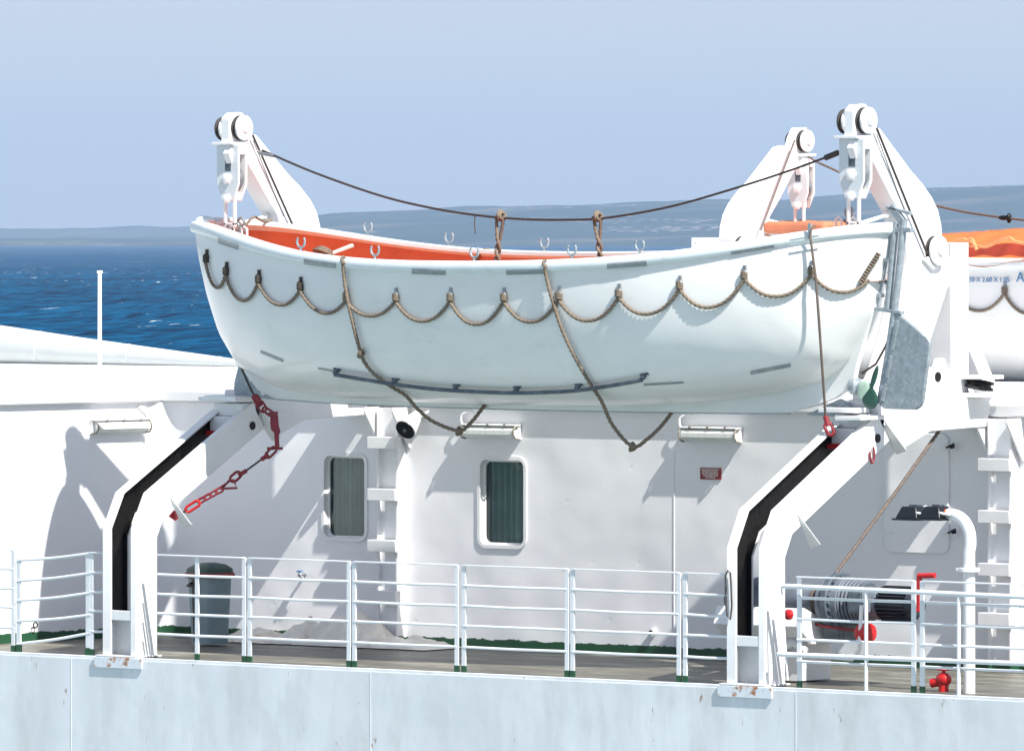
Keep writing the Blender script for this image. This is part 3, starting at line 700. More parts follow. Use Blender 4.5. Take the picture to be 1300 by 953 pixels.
for x, y, Yk in ((462, 446, None), (583, 547, 1.5), (803, 567, 1.5)):
    c = HIT(x, y, .05) if Yk is None else U(x, y, Y=Yk)
    mb = MB()
    for j in range(3): mb.ring(c+Vector((.012*(j-1), 0, .008*(j-1))), (1, .3, .4*(j-1)), .034, .016, 12, 8)
    boat.part('knot', mb, 'rope')
mb = MB().ring(GHIT(437, 330, .01), (1, 0, .2), .035, .014, 12, 6); boat.part('knot', mb, 'rope'); mb = MB().ring(GHIT(693, 335, .01), (1, 0, .2), .035, .014, 12, 6); boat.part('knot', mb, 'rope')
# rowlocks
def rowlock(px, py, near=True):
    lo, hi = 0, 1
    for _ in range(40):
        m_ = (lo+hi)/2
        if PX((gx(m_), YBT+(-1 if near else 1)*(halfb(m_)-.02), 4.2))[0] < px: lo = m_
        else: hi = m_
    p = hullpt(lo, 1, -1 if near else 1)+Vector((0, .02 if near else -.02, .04))
    mb = MB().cyl(p, p+Vector((0, 0, .05)), .012, n=8)
    c = p+Vector((0, 0, .10)); mb.tube([c+Vector((.055*math.cos(a), 0, .06*math.sin(a)+(.02 if abs(math.sin(a)) < .3 and math.cos(a) else 0))) for a in np.linspace(R(140), R(400), 14)], .012, n=8)
    mb.bar(p+Vector((-.08, 0, 0)), p+Vector((.05, 0, 0)), .03, .012); boat.part('rowlock', mb, 'galvanised')
for x in (382, 476, 602, 726, 812): rowlock(x, 320)
for x in (570, 691, 467): rowlock(x, 310, False)
# oar and coiled rope lying on the bench
a = U(418, 323, Y=YBT-.35); b = U(447, 312, Y=YBT+.10); boat.part('oar', MB().tube([a, b], [.02, .025], n=10), 'oar_wood')
mb = MB(); c = U(410, 322, Y=YBT-.45)
for j in range(4): mb.ring(c+Vector((.01*j, 0, .012*j)), (.1, .5, 1), .10-.01*j, .018, 20, 6)
boat.part('rope_coil', mb, 'rope')
# lifting hooks bow and stern
for px, py in ((306, 300), (1078, 288)):
    c = U(px, py, Y=YBT); z = c.z; mb = MB()
    mb.bb(c.x-.025, c.x+.025, YBT-.03, YBT+.03, z-.35, z+.10).bb(c.x-.13, c.x+.13, YBT-.05, YBT+.05, z-.18, z-.12)
    hk = boat.part('lifting_hook', mb, 'galvanised', bevel=.006)
    for s in (-1, 1): boat.part('hook_guard', MB().tube([c+Vector((s*.06, -.05, -.14)), c+Vector((s*.06, -.05, .08)), c+Vector((s*.09, -.05, .10)), c+Vector((s*.13, -.05, .08)), c+Vector((s*.13, -.05, -.14))], .013, n=8), 'white_paint', hk)
    mb = MB().ring(c+Vector((0, 0, .15)), (0, 1, 0), .045, .017).cyl(c+Vector((-.06, 0, .06)), c+Vector((.07, 0, .06)), .02); boat.part('hook_ring', mb, 'steel', hk)
# bow fitting, roller
c = U(256, 284, Y=YBT); boat.part('bow_fitting', MB().sphere(c+Vector((.05, 0, .03)), (.12, .10, .055)).cyl(c+Vector((.02, -.09, -.02)), c+Vector((.02, .09, -.02)), .035), 'gelcoat_rail')
c = U(285, 279, Y=YBT+.15); boat.part('bow_cleat', MB().box(c, (.28, .10, .05)).box(c-Vector((0, 0, .06)), (.10, .07, .09)), 'white_paint', bevel=.015)
mb = MB().rope(spline([U(310, 288, Y=YBT), U(322, 276, Y=YBT+.1), U(335, 281, Y=YBT+.3), U(345, 279, Y=YBT+.5)], 8), .014); boat.part('painter_rope', mb, 'rope')
# stern: pintle strap, rudder stock tubes, rudder, propeller
st = [(1130, 300), (1126, 325), (1119, 360), (1110, 393)]
mb = MB()
P = [U(x, y, Y=YBT) for x, y in st]; mb.tube(P, .022, n=8); 
for x, y in ((1124, 330), (1118, 358), (1113, 375)): mb.box(U(x+2, y, Y=YBT), (.09, .09, .04))
boat.part('stern_strap', mb, 'galvanised')
for pts in ([(1137, 284), (1133, 330), (1127, 394)], [(1148, 278), (1143, 330), (1135, 400), (1126, 460), (1117, 512)]):
    boat.part('rudder_stock', MB().tube([U(x, y, Y=YBT) for x, y in pts], .036, n=14), 'galvanised')
for mb in (MB().bar(U(1126, 263, Y=YBT), U(1157, 271, Y=YBT), .05, .03), MB().bar(U(1130, 292, Y=YBT), U(1158, 292, Y=YBT), .06, .05), MB().bar(U(1108, 391, Y=YBT), U(1146, 397, Y=YBT), .07, .035), MB().bar(U(1131, 262, Y=YBT), U(1148, 284, Y=YBT), .05, .08)): boat.part('rudder_bracket', mb, 'galvanised', bevel=.005)
rp = [(1131, 401), (1140, 398), (1143, 399), (1178, 428), (1182, 434), (1181.5, 444), (1173, 508), (1170, 516), (1164, 520), (1124, 519), (1118, 515), (1116.5, 507)]
q = [U(x, y, Y=YBT) for x, y in rp]; rud = boat.part('rudder', MB().xz([(p.x, p.z) for p in q], YBT-.022, YBT+.022), 'galvanised', bevel=.012)
a = U(1141, 402, Y=YBT-.03); b = U(1120, 512, Y=YBT-.03)
for t0, t1 in ((.05, .38), (.45, .70), (.78, .97)): boat.part('hinge', MB().bar(a.lerp(b, t0), a.lerp(b, t1), .04, .03), 'galvanised', rud)
c = U(1086, 490, Y=YBT); boat.part('propeller_shaft', MB().lathe(c, (1, 0, 0), [(-.04, .085), (.03, .085), (.05, .05), (.16, .045), (.2, .03)], 18), 'galvanised')
pc = c+Vector((.15, 0, -.02)); prop_o = boat.part('propeller', MB().sphere(pc, (.07, .05, .05)), 'bronze_green')
def blade(px, py, rx, rz, m, tilt):
    e = U(px, py, Y=YBT-.06); mb = MB().sphere((0, 0, 0), (rx, .018, rz)); rot = Matrix.Rotation(tilt, 3, 'Y'); mb.v = [tuple(rot @ Vector(v)+e) for v in mb.v]; boat.part('blade', mb, m, prop_o)
blade(1097, 495, .085, .10, 'pale_green', .2); blade(1104, 505, .10, .12, 'bronze_green', -.5); blade(1110, 479, .03, .13, 'bronze_green', .35)
mb = MB().tube([U(1136, 410, Y=YBT+.1), U(1124, 440, Y=YBT+.1), U(1112, 462, Y=YBT+.1), U(1094, 474, Y=YBT+.1)], .012, n=8); boat.part('tiller_line', mb, 'brown_wire')
mb = MB().tube(spline([U(1128, 345, Y=YBT+.05), U(1131, 370, Y=YBT+.02), U(1125, 377, Y=YBT+.02)], 6), .014, n=8); boat.part('tiller_line', mb, 'brown_wire')

# ================================================================ port lifeboat (opposite side of the ship)
pb = U(1017, 240, Y=14.75)                                # bow fall of the port davit
PORT_DX = pb.x-XP(306, YBT)
port = Thing('lifeboat', (gx(.5)+PORT_DX, 14.75, 2.75), 'far lifeboat with its inside covered by orange canvas, on the other side of the ship', 'lifeboat')
dv = Vector((PORT_DX, 14.75-YBT, .0))
def shift(o, name, parent=None):
    c = bpy.data.objects.new(name, o.data); COL.objects.link(c); c.parent = parent or port.o; return c
kids = [x for x in bpy.data.objects if x.parent == boat.o]
for k in kids:
    nm = k.name.split('.')[0]
    if nm in ('hull', 'keel', 'gunwale', 'grab_line', 'rope_eye', 'lifting_hook'):
        c = shift(k, nm)
        for g in [x for x in bpy.data.objects if x.parent == k]: shift(g, g.name.split('.')[0], c)
# canvas cover: ridge measured, sides falling to the gunwale
rid = [(978, 296), (986, 290), (996, 280), (1080, 281), (1130, 290), (1198, 297), (1300, 289), (1420, 286), (1560, 300)]
rows = []; rs = random.Random(4)
for i in range(91):
    u = .03+.94*i/90; pc_ = hullpt(u, 1, 1)+dv; b = halfb(u); xx = pc_.x; row = []
    pxr = PX((xx, 14.75, 4.3))[0]; pyr = np.interp(pxr, [r[0] for r in rid], [r[1] for r in rid]); zr = ZP(pxr, pyr, 14.75)
    zg = sheer(u)+.03
    for j in range(17):
        s = -1+j/8; y = 14.75+s*(b+.06); k = abs(s); z = zr+(zg-zr)*k**1.5 - .035*math.sin(i*.55)**2*math.sin(k*PI) + rs.uniform(-.006, .006)
        if k == 1: z -= .10+.04*math.sin(i*.5)
        row.append((xx, y, z))
    rows.append(row)
port.part('cover', MB().grid(rows), 'orange_canvas', ang=40)
# skirt of the cover, shade under the overhang painted in as deep red, with lacing
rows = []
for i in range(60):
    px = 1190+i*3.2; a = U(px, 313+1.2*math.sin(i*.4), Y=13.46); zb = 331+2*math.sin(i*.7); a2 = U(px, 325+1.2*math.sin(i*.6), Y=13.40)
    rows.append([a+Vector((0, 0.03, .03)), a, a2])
port.part('cover_skirt', MB().grid(rows), 'shaded_canvas', ang=60)
lace = [(1195, 312), (1220, 304), (1228, 306), (1236, 311), (1252, 313), (1268, 306), (1281, 302), (1290, 307), (1310, 309), (1340, 304)]
port.part('lacing', MB().tube(spline([U(x, y, Y=13.25) for x, y in lace], 8), .02, n=8), 'orange_cord')
mb = MB().tube(spline([U(1229, 305, Y=13.2), U(1236, 309, Y=13.18), U(1240, 317, Y=13.2)], 6), .022, n=8).ring(U(1233, 308, Y=13.2), (0, 1, .2), .04, .02); port.part('lacing', mb, 'orange_cord')
port.part('cover_block', MB().box(U(1036, 289, Y=14.4), (.95, .9, .15)), 'salmon_canvas', bevel=.05)
def text(body, loc, size, rot, m, parent, name, org, ex=.001):
    cu = bpy.data.curves.new(name, 'FONT'); cu.body = body; cu.size = size; cu.extrude = ex; cu.align_x = 'CENTER'; cu.align_y = 'CENTER'
    t = bpy.data.objects.new(name, cu); COL.objects.link(t); bpy.context.view_layer.update()
    me = bpy.data.meshes.new_from_object(t.evaluated_get(bpy.context.evaluated_depsgraph_get())); bpy.data.objects.remove(t)
    me.materials.clear(); me.materials.append(MATS[m]); o = bpy.data.objects.new(name, me); COL.objects.link(o); o.parent = parent; o.location = Vector(loc)-Vector(org); o.rotation_euler = rot; return o
pY = None
_pm = MB().grid([[hullpt(u, v, -1)+dv for v in vv] for u in us]); pbvh = BVHTree.FromPolygons([Vector(v) for v in _pm.v], _pm.f)
def PHIT(px, py, off):
    d = ray(px, py).normalized(); h = pbvh.ray_cast(CAM, d, 500); n = h[1]; n = -n if n.dot(d) > 0 else n; return h[0]+n*off, n
try:
    for (body, px, py, sz) in (('7.30 X 2.60 X 1.05', 1255, 355, .085), ('AN', 1303, 352, .17)):
        p, n = PHIT(px, py, .03); text(body, p, sz, (PI/2, 0, math.atan2(n.x, -n.y)), 'blue_ink', port.o, 'lettering', port.org, .004)
except Exception as e: print('lettering', e)
# ================================================================ davits
XR = XP(957, .17); XL = XR-(XP(1198, 3.4)-XP(412, 3.4))
print('davits', XL, XR, 'head px L', PX((XL, 1.75, 5.6)), 'base px L', PX((XL, .17, 0)))
WB = .26                                                # half spacing of the two channels
XA, XB = XR-.205, XR+WB
def yz_at(px, py, X): p = U(px, py, X=X); return (p.y, p.z)
front = [(0, .0), (0, 1.37), (.20, 1.74), (1.86, 2.66)]
back = [(.34, .0), (.34, 1.27), (.46, 1.50), (2.06, 2.39)]
def inset(fr, bk, a, b):
    A = [((1-a)*f[0]+a*k[0], (1-a)*f[1]+a*k[1]) for f, k in zip(fr, bk)]; B = [((1-b)*f[0]+b*k[0], (1-b)*f[1]+b*k[1]) for f, k in zip(fr, bk)]; return A+B[::-1]
def channel(T, X, s, dark):
    """C channel; web at X, flanges reach towards s; open side greased"""
    mb = MB(); 
    def strip(a, b, x0, x1):
        poly = inset(front, back, a, b); n = len(front)
        for i in range(n-1):
            q = [poly[i], poly[i+1], poly[2*n-2-i], poly[2*n-1-i]]; mb.yz(q, min(x0, x1), max(x0, x1))
    # one mesh, walls as closed swept section
    w_ = .115 if dark else .07; wb = .07; sec = [(0, 0), (0, w_), (.06, w_), (.06, .022), (.94, .022), (.94, wb), (1, wb), (1, 0)]
    rows = []
    for f, k in zip(front, back): rows.append([(X+s*d, f[0]+(k[0]-f[0])*a, f[1]+(k[1]-f[1])*a) for a, d in sec+[sec[0]]])
    mb = MB().grid(rows); n = len(sec)
    for r in (rows[0], rows[-1]): mb.add(r[:n], [tuple(range(n))])
    ch = T.part('channel', mb, 'chipped_paint', bevel=.004)
    mb = MB(); x0 = X+s*.026
    a = [(f[0]+(k[0]-f[0])*.09, f[1]+(k[1]-f[1])*.09) for f, k in zip(front, back)]; b = [(f[0]+(k[0]-f[0])*.91, f[1]+(k[1]-f[1])*.91) for f, k in zip(front, back)]
    def cut(P, z): # start the grease above the cross piece
        return [(P[0][0], z)]+P[1:]
    a, b = cut(a, .47), cut(b, .47)
    rows = [[(x0+s*(w_-.04), p[0], p[1]), (x0, p[0], p[1]), (x0, q[0], q[1]), (x0+s*(wb-.03), q[0], q[1])] for p, q in zip(a, b)]
    T.part('grease_lining', MB().grid(rows), 'black_grease', ch)
    return ch
dv1 = Thing('davit', (XR, 0, 0), 'white lifeboat davit at the stern of the boat, beside the grey winch', 'davit', group='davits holding the lifeboats')
chA = channel(dv1, XA, 1, True); chB = channel(dv1, XB, -1, False)
dv1.part('cross_piece', MB().bb(XA+.02, XB-.02, .004, .08, .40, .50), 'white_paint', bevel=.004)
dv1.part('cross_piece', MB().bb(XA+.02, XB-.02, .18, .32, .0, .42), 'white_paint', bevel=.004)
dv1.part('base_plate', MB().bb(XA-.06, XB+.05, -.055, .36, .0125, .030), 'old_white_paint', bevel=.004)
dv1.part('side_pad', MB().bb(XA-.08, XB+.14, -.058, -.04, -.105, .010), 'rusty_pad', bevel=.006)
# pieces between channel tops
T0 = dv1
T0.part('stop_block', MB().bb(XA+.03, XB-.03, 1.72, 2.02, 2.52, 2.66).bb(XA+.05, XB-.12, 1.64, 1.9, 2.36, 2.52), 'white_paint', bevel=.01)
T0.part('top_plate', MB().bb(XA-.10, XB-.10, 1.62, 1.86, 2.675, 2.725), 'white_paint', bevel=.006)
T0.part('harbour_pin', MB().cyl((XA+.03, 1.62, 2.34), (XB-.03, 1.62, 2.34), .026, n=12), 'red_paint')
for X in (XB+.003,):
    T0.part('pin_hole', MB().cyl((X-.002, 1.86, 2.42), (X+.006, 1.86, 2.42), .045, n=18), 'black_grease')
    T0.part('pin_ring', MB().tube([(X+.02, 1.74+.035*math.cos(a), 2.26+.085*math.sin(a)) for a in np.linspace(R(-200), R(60), 14)], .011, n=8), 'dark_red_paint')
# gussets standing off the side of the outer channel
for (y, z) in ((.62, 1.52), (2.05, 2.42)):
    mb = MB().add([(XB, y-.10, z+.20), (XB, y+.12, z-.16), (XB+.14, y+.10, z-.12), (XB, y-.08, z+.19), (XB, y+.14, z-.17), (XB+.14, y+.12, z-.13)], [(0, 1, 2), (3, 5, 4), (0, 2, 5, 3), (1, 4, 5, 2), (0, 3, 4, 1)])
    T0.part('gusset', mb, 'white_paint')
# carrier beam from the channel top to the boat deck
T0.part('carrier_beam', MB().yz([(1.90, 2.74), (1.98, 2.46), (2.5, 2.46), (3.80, 2.50), (3.80, 2.62), (4.6, 2.742), (4.6, 2.80), (1.90, 2.80)], XA+.03, XB-.03), 'white_paint', bevel=.01)
T0.part('carrier_web', MB().yz([(2.07, 2.42), (2.2, 2.28), (2.75, 2.48), (2.5, 2.55), (2.0, 2.55)], XB-.05, XB+.01), 'white_paint')
# A-frame standing on the boat deck
T0.part('stand', MB().bb(XR-.15, XR+.15, 3.26, 3.56, 2.80, ZP(1218, 308, 3.4)), 'white_paint', bevel=.008)
ztop = ZP(1218, 308, 3.4)
T0.part('strut', MB().yz([(3.262, ztop-.12), (3.262, ztop-.42), (2.62, 2.80), (2.36, 2.80)], XR-.04, XR+.12), 'white_paint', bevel=.006)
T0.part('strut', MB().yz([(3.558, ztop-.55), (3.558, ztop-.85), (4.05, 2.80), (4.28, 2.80)], XR-.12, XR+.04), 'white_paint', bevel=.006)
T0.part('gusset', MB().yz([(3.25, 3.20), (3.0, 2.802), (3.75, 2.802), (3.57, 3.0), (3.57, 3.20)], XR-.06, XR+.06), 'white_paint', bevel=.006)
T0.part('pin_hole', MB().cyl((XR+.12, 3.02, 3.02), (XR+.165, 3.02, 3.02), .05, n=18), 'black_grease')
T0.part('side_plate', MB().yz([(2.30, 2.803), (2.60, 3.12), (3.10, 3.12), (3.16, 2.803)], XR+.125, XR+.155), 'white_paint', bevel=.004)
sh = T0.part('deck_sheave', MB().lathe((XR+.26, 3.60, 2.93), (.05, .2, 1), [(-.04, .15), (-.02, .15), (-.01, .12), (.01, .12), (.02, .15), (.04, .15)], 26), 'black_grease')
T0.part('sheave_cover', MB().bb(XR+.13, XR+.42, 3.42, 3.80, 2.99, 3.03).bb(XR+.13, XR+.42, 3.42, 3.80, 2.803, 2.85), 'white_paint', bevel=.004)
T0.part('fairlead', MB().bb(XR-.22, XR-.15, 3.30, 3.50, 3.9, 4.18), 'black_grease')
# swinging arm: curved plate box
XF = XR+.12
outer = [(1099, 176), (1108, 160), (1118, 163), (1138, 190), (1158, 217), (1172, 233), (1184, 250), (1192, 267), (1196, 285), (1198, 314), (1194, 348), (1186, 380), (1174, 424), (1158, 470), (1140, 512), (1112, 520)]
innr = [(1108, 505), (1124, 470), (1136, 430), (1144, 395), (1150, 360), (1153, 325), (1150, 295), (1143, 270), (1128, 243), (1113, 213), (1101, 190)]
P = [yz_at(x, y, XF) for x, y in outer+innr]
T0.part('arm', MB().yz(P, XR-.115, XR+.115), 'white_paint', bevel=.014, ang=28)
# raised edge line plate on the arm's side face
Q = [yz_at(x, y, XF) for x, y in [(1104, 186), (1110, 180), (1172, 300), (1160, 296)]]
head = U(1090, 152, X=XR); HYY, HZ = 1.78, ZP(1088, 153, 1.78)
print('head', HYY, HZ)
hd_ = T0.part('head_box', MB().yz([(HYY-.13, HZ+.10), (HYY-.05, HZ+.16), (HYY+.09, HZ+.16), (HYY+.18, HZ+.04), (HYY+.34, HZ-.36), (HYY+.12, HZ-.36), (HYY-.13, HZ-.18)], XR-.005, XR+.121), 'white_paint', bevel=.012)
T0.part('head_plate', MB().bb(XR-.105, XR+.19, HYY-.17, HYY+.12, HZ-.185, HZ-.155), 'white_paint', bevel=.006)
def sheave(T, c, r, w=.03, rim='wire'):
    x = c[0]; s = T.part('sheave', MB().lathe((x, c[1], c[2]), (1, 0, 0), [(-w, r), (-w*.5, r), (-w*.25, r*.86), (w*.25, r*.86), (w*.5, r), (w*.9, r), (w, r*.96)], 30), rim)
    T.part('sheave_face', MB().lathe((x+w, c[1], c[2]), (1, 0, 0), [(-.002, r*1.0), (.022, r*1.0), (.026, r*.94), (.026, 0.05), (.05, .045), (.05, .01)], 30), 'white_paint', s)
    return s
sheave(T0, (XR-.055, HYY-.02, HZ-.01), .125); sheave(T0, (XR+.155, HYY+.02, HZ), .132)
for xx in (XR-.02,): T0.part('sheave_guard', MB().yz([(HYY-.11, HZ+.02), (HYY-.05, HZ+.165), (HYY+.05, HZ+.165), (HYY+.1, HZ+.02)], XR+.1215, XR+.127), 'white_paint')
lp = U(1188, 318, X=XR+.14); sheave(T0, (XR+.14, lp.y, lp.z), .15, .03)
T0.part('lug', MB().yz([(lp.y-.22, lp.z-.09), (lp.y-.06, lp.z-.2), (lp.y+.12, lp.z-.12), (lp.y, lp.z-.02)], XR+.116, XR+.16), 'white_paint', bevel=.01)
a = U(1113, 163, X=XR+.17); b = U(1177, 322, X=XR+.15); T0.part('fall_wire', MB().tube([a, b], .013, n=8), 'wire')
a = U(1113, 170, X=XR+.12); T0.part('fall_wire', MB().tube([a, U(1150, 272, X=XR+.12)], .004, n=6), 'blue_grey_paint')
a = U(1190, 336, X=XR+.15); b = U(1207, 326, X=XR+.0); T0.part('fall_wire', MB().tube([a, b], .013, n=8), 'brown_wire')
# tricing rod from arm to hook
a = U(1143, 268, X=XR-.05); b = Vector((XR+.02, YBT+.05, ZP(1088, 285, YBT))); T0.part('tricing_rod', MB().tube([a, a.lerp(b, .35), a.lerp(b, .36), b], [.045, .036, .020, .020], n=12), 'white_paint')
T0.part('tricing_rod', MB().sphere(a, .06), 'white_paint')
# keel chock: grey plate with white discs
def chock(x0, s):
    pts = [(x0, 2.81), (x0+s*.42, 2.81), (x0+s*.42, 3.0), (x0+s*.14, 3.28), (x0+s*.02, 3.12)]
# bow/stern differ; built below as separate things
# hanging block (thing of its own)
def block_thing(X, Y, Ztop, rot, label, grp='pulley blocks above the lifeboats'):
    B = Thing('pulley_block', (X, Y, Ztop), label, 'pulley block', group=grp); w_ = .155; z = Ztop
    poly = [(-w_, 0), (w_, 0), (w_, -.42), (.075, -.60), (-.075, -.60), (-w_, -.42)]
    B.part('cheek_plate', MB().xz([(X+a, z+b) for a, b in poly], Y-.075, Y-.045), 'shaded_white_paint', bevel=.006)  # shade of the front face painted in as blue-grey
    B.part('cheek_plate', MB().xz([(X+a, z+b) for a, b in poly], Y+.045, Y+.075), 'white_paint', bevel=.006)
    B.part('block_sheave', MB().lathe((X, Y, z-.36), (0, 1, 0), [(-.035, .14), (-.015, .11), (.015, .11), (.035, .14)], 24), 'steel')
    B.part('spacer', MB().bb(X-w_, X+w_, Y-.044, Y+.044, z-.10, z-.01).bb(X-.06, X+.06, Y-.044, Y+.044, z-.59, z-.50), 'white_paint')
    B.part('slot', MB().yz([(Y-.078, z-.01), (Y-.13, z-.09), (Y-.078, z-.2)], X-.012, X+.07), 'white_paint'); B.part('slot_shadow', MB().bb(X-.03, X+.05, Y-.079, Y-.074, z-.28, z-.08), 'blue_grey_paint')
    for zz, r in ((-.36, .065), (-.575, .052)): B.part('pin_nut', MB().lathe((X, Y-.075, z+zz), (0, -1, 0), [(0, r), (.02, r), (.03, r*.7), (.05, r*.6), (.055, .01)], 6), 'white_paint')
    for s in (-1, 1): B.part('shackle_strap', MB().bb(X+s*.065-.015, X+s*.065+.015, Y-.05, Y-.015, z-.86, z-.55), 'white_paint', bevel=.005)
    B.part('shackle_strap', MB().bb(X-.08, X+.08, Y-.05, Y-.015, z-.88, z-.83), 'white_paint', bevel=.005)
    B.part('swivel', MB().cyl((X, Y-.03, z-.85), (X, Y-.03, z-.95), .034, n=12).sphere((X, Y-.03, z-.99), (.055, .045, .06)), 'steel')
    return B
HPZ = HZ-.186
b1 = block_thing(XR+.085, HYY-.05, HPZ, 0, 'large white steel pulley block hanging from the right near davit arm over the stern')
# copies
dvL = copy_tree(dv1.o); dvL.location = (XL, 0, 0); dvL['label'] = 'white lifeboat davit at the bow of the boat, left of the grey bin'
bL = copy_tree(b1.o); bL.location = b1.org-Vector((XR-XL, 0, 0)); bL['label'] = 'white steel pulley block hanging from the left davit arm over the bow'
for c in [x for x in bpy.data.objects if x.parent == dvL and x.name.startswith('pin_ring')]: bpy.data.objects.remove(c)
# port davit, turned to face outboard
pd = copy_tree(dv1.o); pd.scale = (1, -1, 1); PX0 = U(1017, 240, Y=14.75)
pd.location = (PX0.x-.085, 14.75+HYY, 0); pd['label'] = 'far white davit on the other side of the ship, leaning the opposite way'
for c in [x for x in bpy.data.objects if x.parent == pd]:
    nm = c.name.split('.')[0]
    if nm in ('fall_wire', 'channel', 'cross_piece', 'base_plate', 'side_pad', 'harbour_pin', 'pin_ring', 'stop_block', 'gusset', 'top_plate', 'pin_hole', 'sheave_cover', 'deck_sheave'):
        for g in [x for x in bpy.data.objects if x.parent == c]: bpy.data.objects.remove(g)
        bpy.data.objects.remove(c)
pbk = copy_tree(b1.o); pbk.location = (PX0.x, 14.75, HPZ-.03); pbk['label'] = 'white pulley block hanging from the far davit, above the orange cover'
# cable of the far davit on its visible face
mm_ = MB().tube([U(1009, 178, X=PX0.x+.14), U(966, 292, X=PX0.x+.14)], .013, n=8); t_ = mk('fall_wire', mm_, 'brown_wire', pd)
t_.data.transform(Matrix.Diagonal((1, -1, 1, 1)) @ Matrix.Translation(-Vector(pd.location)))
# small open white box left of the far davit
c = U(900, 312, Y=15.2); bx = Thing('cable_box', c, 'small white open-fronted steel box left of the far davit', 'box')
mb = MB().bb(c.x-.20, c.x-.14, c.y-.1, c.y+.1, c.z-.8, c.z+.10).bb(c.x+.14, c.x+.20, c.y-.1, c.y+.1, c.z-.8, c.z+.10).bb(c.x-.14, c.x+.14, c.y-.1, c.y+.1, c.z+.04, c.z+.10).bb(c.x-.14, c.x+.14, c.y+.06, c.y+.1, c.z-.8, c.z+.04)
bx.part('casing', mb, 'white_paint', bevel=.005); bx.part('roller', MB().cyl((c.x-.04, c.y-.05, c.z-.12), (c.x-.04, c.y-.05, c.z+.02), .05), 'black_grease')

# keel chocks under the boat ends
ck = Thing('keel_chock', (XP(322, 1.9), 1.9, 2.75), 'blue grey steel chock with white discs under the bow of the lifeboat', 'chock')
q = [U(x, y, Y=1.9) for x, y in ((305, 462), (350, 512), (302, 504), (298, 490))]; 
q = [U(x, y, Y=1.9) for x, y in ((306, 462), (318, 474), (334, 490), (352, 507), (301, 503), (300, 486))]
ck.part('plate', MB().xz([(p.x, p.z) for p in q], 1.86, 1.90), 'blue_grey_paint' if False else 'galvanised', bevel=.006)
for x, y in ((319, 483), (334, 501), (332, 495)):
    p = U(x, y-3, Y=1.85); ck.part('disc', MB().cyl((p.x, 1.845, p.z), (p.x, 1.86, p.z), .032, n=18), 'white_paint')
q = [U(x, y, Y=1.9) for x, y in ((283, 501), (322, 503), (322, 510), (283, 506))]
ck.part('foot_plate', MB().xz([(p.x, p.z) for p in q], 1.6, 2.1), 'white_paint', bevel=.005)
ck2 = Thing('keel_chock', (XP(1062, 1.9), 1.9, 2.75), 'blue grey steel chock under the stern of the lifeboat beside the propeller', 'chock')
q = [U(x, y, Y=1.9) for x, y in ((1028, 526), (1070, 506), (1080, 512), (1086, 520), (1078, 529))]; ck2.part('plate', MB().xz([(p.x, p.z) for p in q], 1.84, 1.90), 'galvanised', bevel=.006)
q = [U(x, y, Y=1.95) for x, y in ((1084, 496), (1100, 492), (1112, 500), (1112, 524), (1082, 524))]; ck2.part('support_block', MB().xz([(p.x, p.z) for p in q], 1.93, 2.3), 'white_paint', bevel=.01)
q = [U(x, y, Y=1.7) for x, y in ((1075, 528), (1108, 528), (1108, 533), (1075, 533))]; ck2.part('foot_plate', MB().xz([(p.x, p.z) for p in q], 1.5, 1.9), 'white_paint', bevel=.005)

# ================================================================ span wires and hanging lines
zz = [(333, 191), (400, 219.5), (480, 247.5), (540, 262.5), (600, 272.5), (660, 278), (720, 279), (770, 276.5), (850, 262.5), (930, 240), (1000, 217.5), (1062, 195)]
sw = Thing('span_wire', U(660, 278, Y=YBT), 'dark slack span wire strung between the two near davit heads above the lifeboat', 'wire')
sw.part('wire', MB().tube(spline([U(x, y, Y=YBT) for x, y in zz], 8), .0125, n=8), 'wire')
sw.part('end_clamp', MB().tube([U(1048, 200.5, Y=YBT), U(1064, 194, Y=YBT)], .03, n=10), 'wire')
sw.part('end_clamp', MB().tube([U(329, 194, Y=YBT), U(348, 198, Y=YBT)], .022, n=10), 'steel').data
sw.part('loose_tail', MB().tube([U(603, 273, Y=YBT), U(602.5, 285, Y=YBT), U(603.5, 297, Y=YBT)], .006, n=6), 'dark_rope')
for px, y0, y1, lab in ((635, 274, 336, 'twisted brown lifeline hanging on the span wire, left one of two'), (758, 275, 330, 'twisted brown lifeline hanging on the span wire, right one of two')):
    t = Thing('lifeline', U(px, y0, Y=YBT), lab, 'rope', group='lifelines hanging from the span wire')
    for ph in (0, PI):
        P = []
        for i in range(40):
            k = i/39; y = y0+(y1-y0+12)*k; am = .055*(1-k)**1.5 if k < .35 else .020; am = max(.020, .055*(1-k*2.2)); c = U(px-5*k*(1 if px < 700 else -1), y, Y=YBT)
            P.append(c+Vector((am*math.cos(ph+k*14*max(0, k-.12)), am*math.sin(ph+k*14*max(0, k-.12)), 0)))
        t.part('strand', MB().rope(P, .017), 'rope', ang=180)
    t.part('knot', MB().ring(U(px, y0-.5, Y=YBT), (1, .2, 0), .045, .019).ring(U(px+3, y0, Y=YBT), (1, -.3, .3), .035, .017), 'rope')
c = hullpt(.335, 1, 1); mb = MB().rope(spline([c+Vector((-.10, -.05, -.25)), c+Vector((-.05, -.08, -.06)), c+Vector((.05, -.06, .03)), c+Vector((.12, -.02, -.02)), c+Vector((.10, -.05, -.2))], 8), .02); boat.part('rope_end', mb, 'rope', ang=180)
YP = 14.7
sw2 = Thing('span_wire', U(1100, 237, Y=YP), 'pale brown span wire of the far lifeboat passing behind the right davit arm', 'wire')
sw2.part('wire', MB().tube(spline([U(x, y, Y=YP) for x, y in ((1026, 199), (1040, 207), (1060, 216), (1100, 236), (1150, 252), (1192, 262), (1230, 270), (1280, 277), (1320, 281), (1400, 284), (1500, 275))], 6), .014, n=8), 'brown_wire')
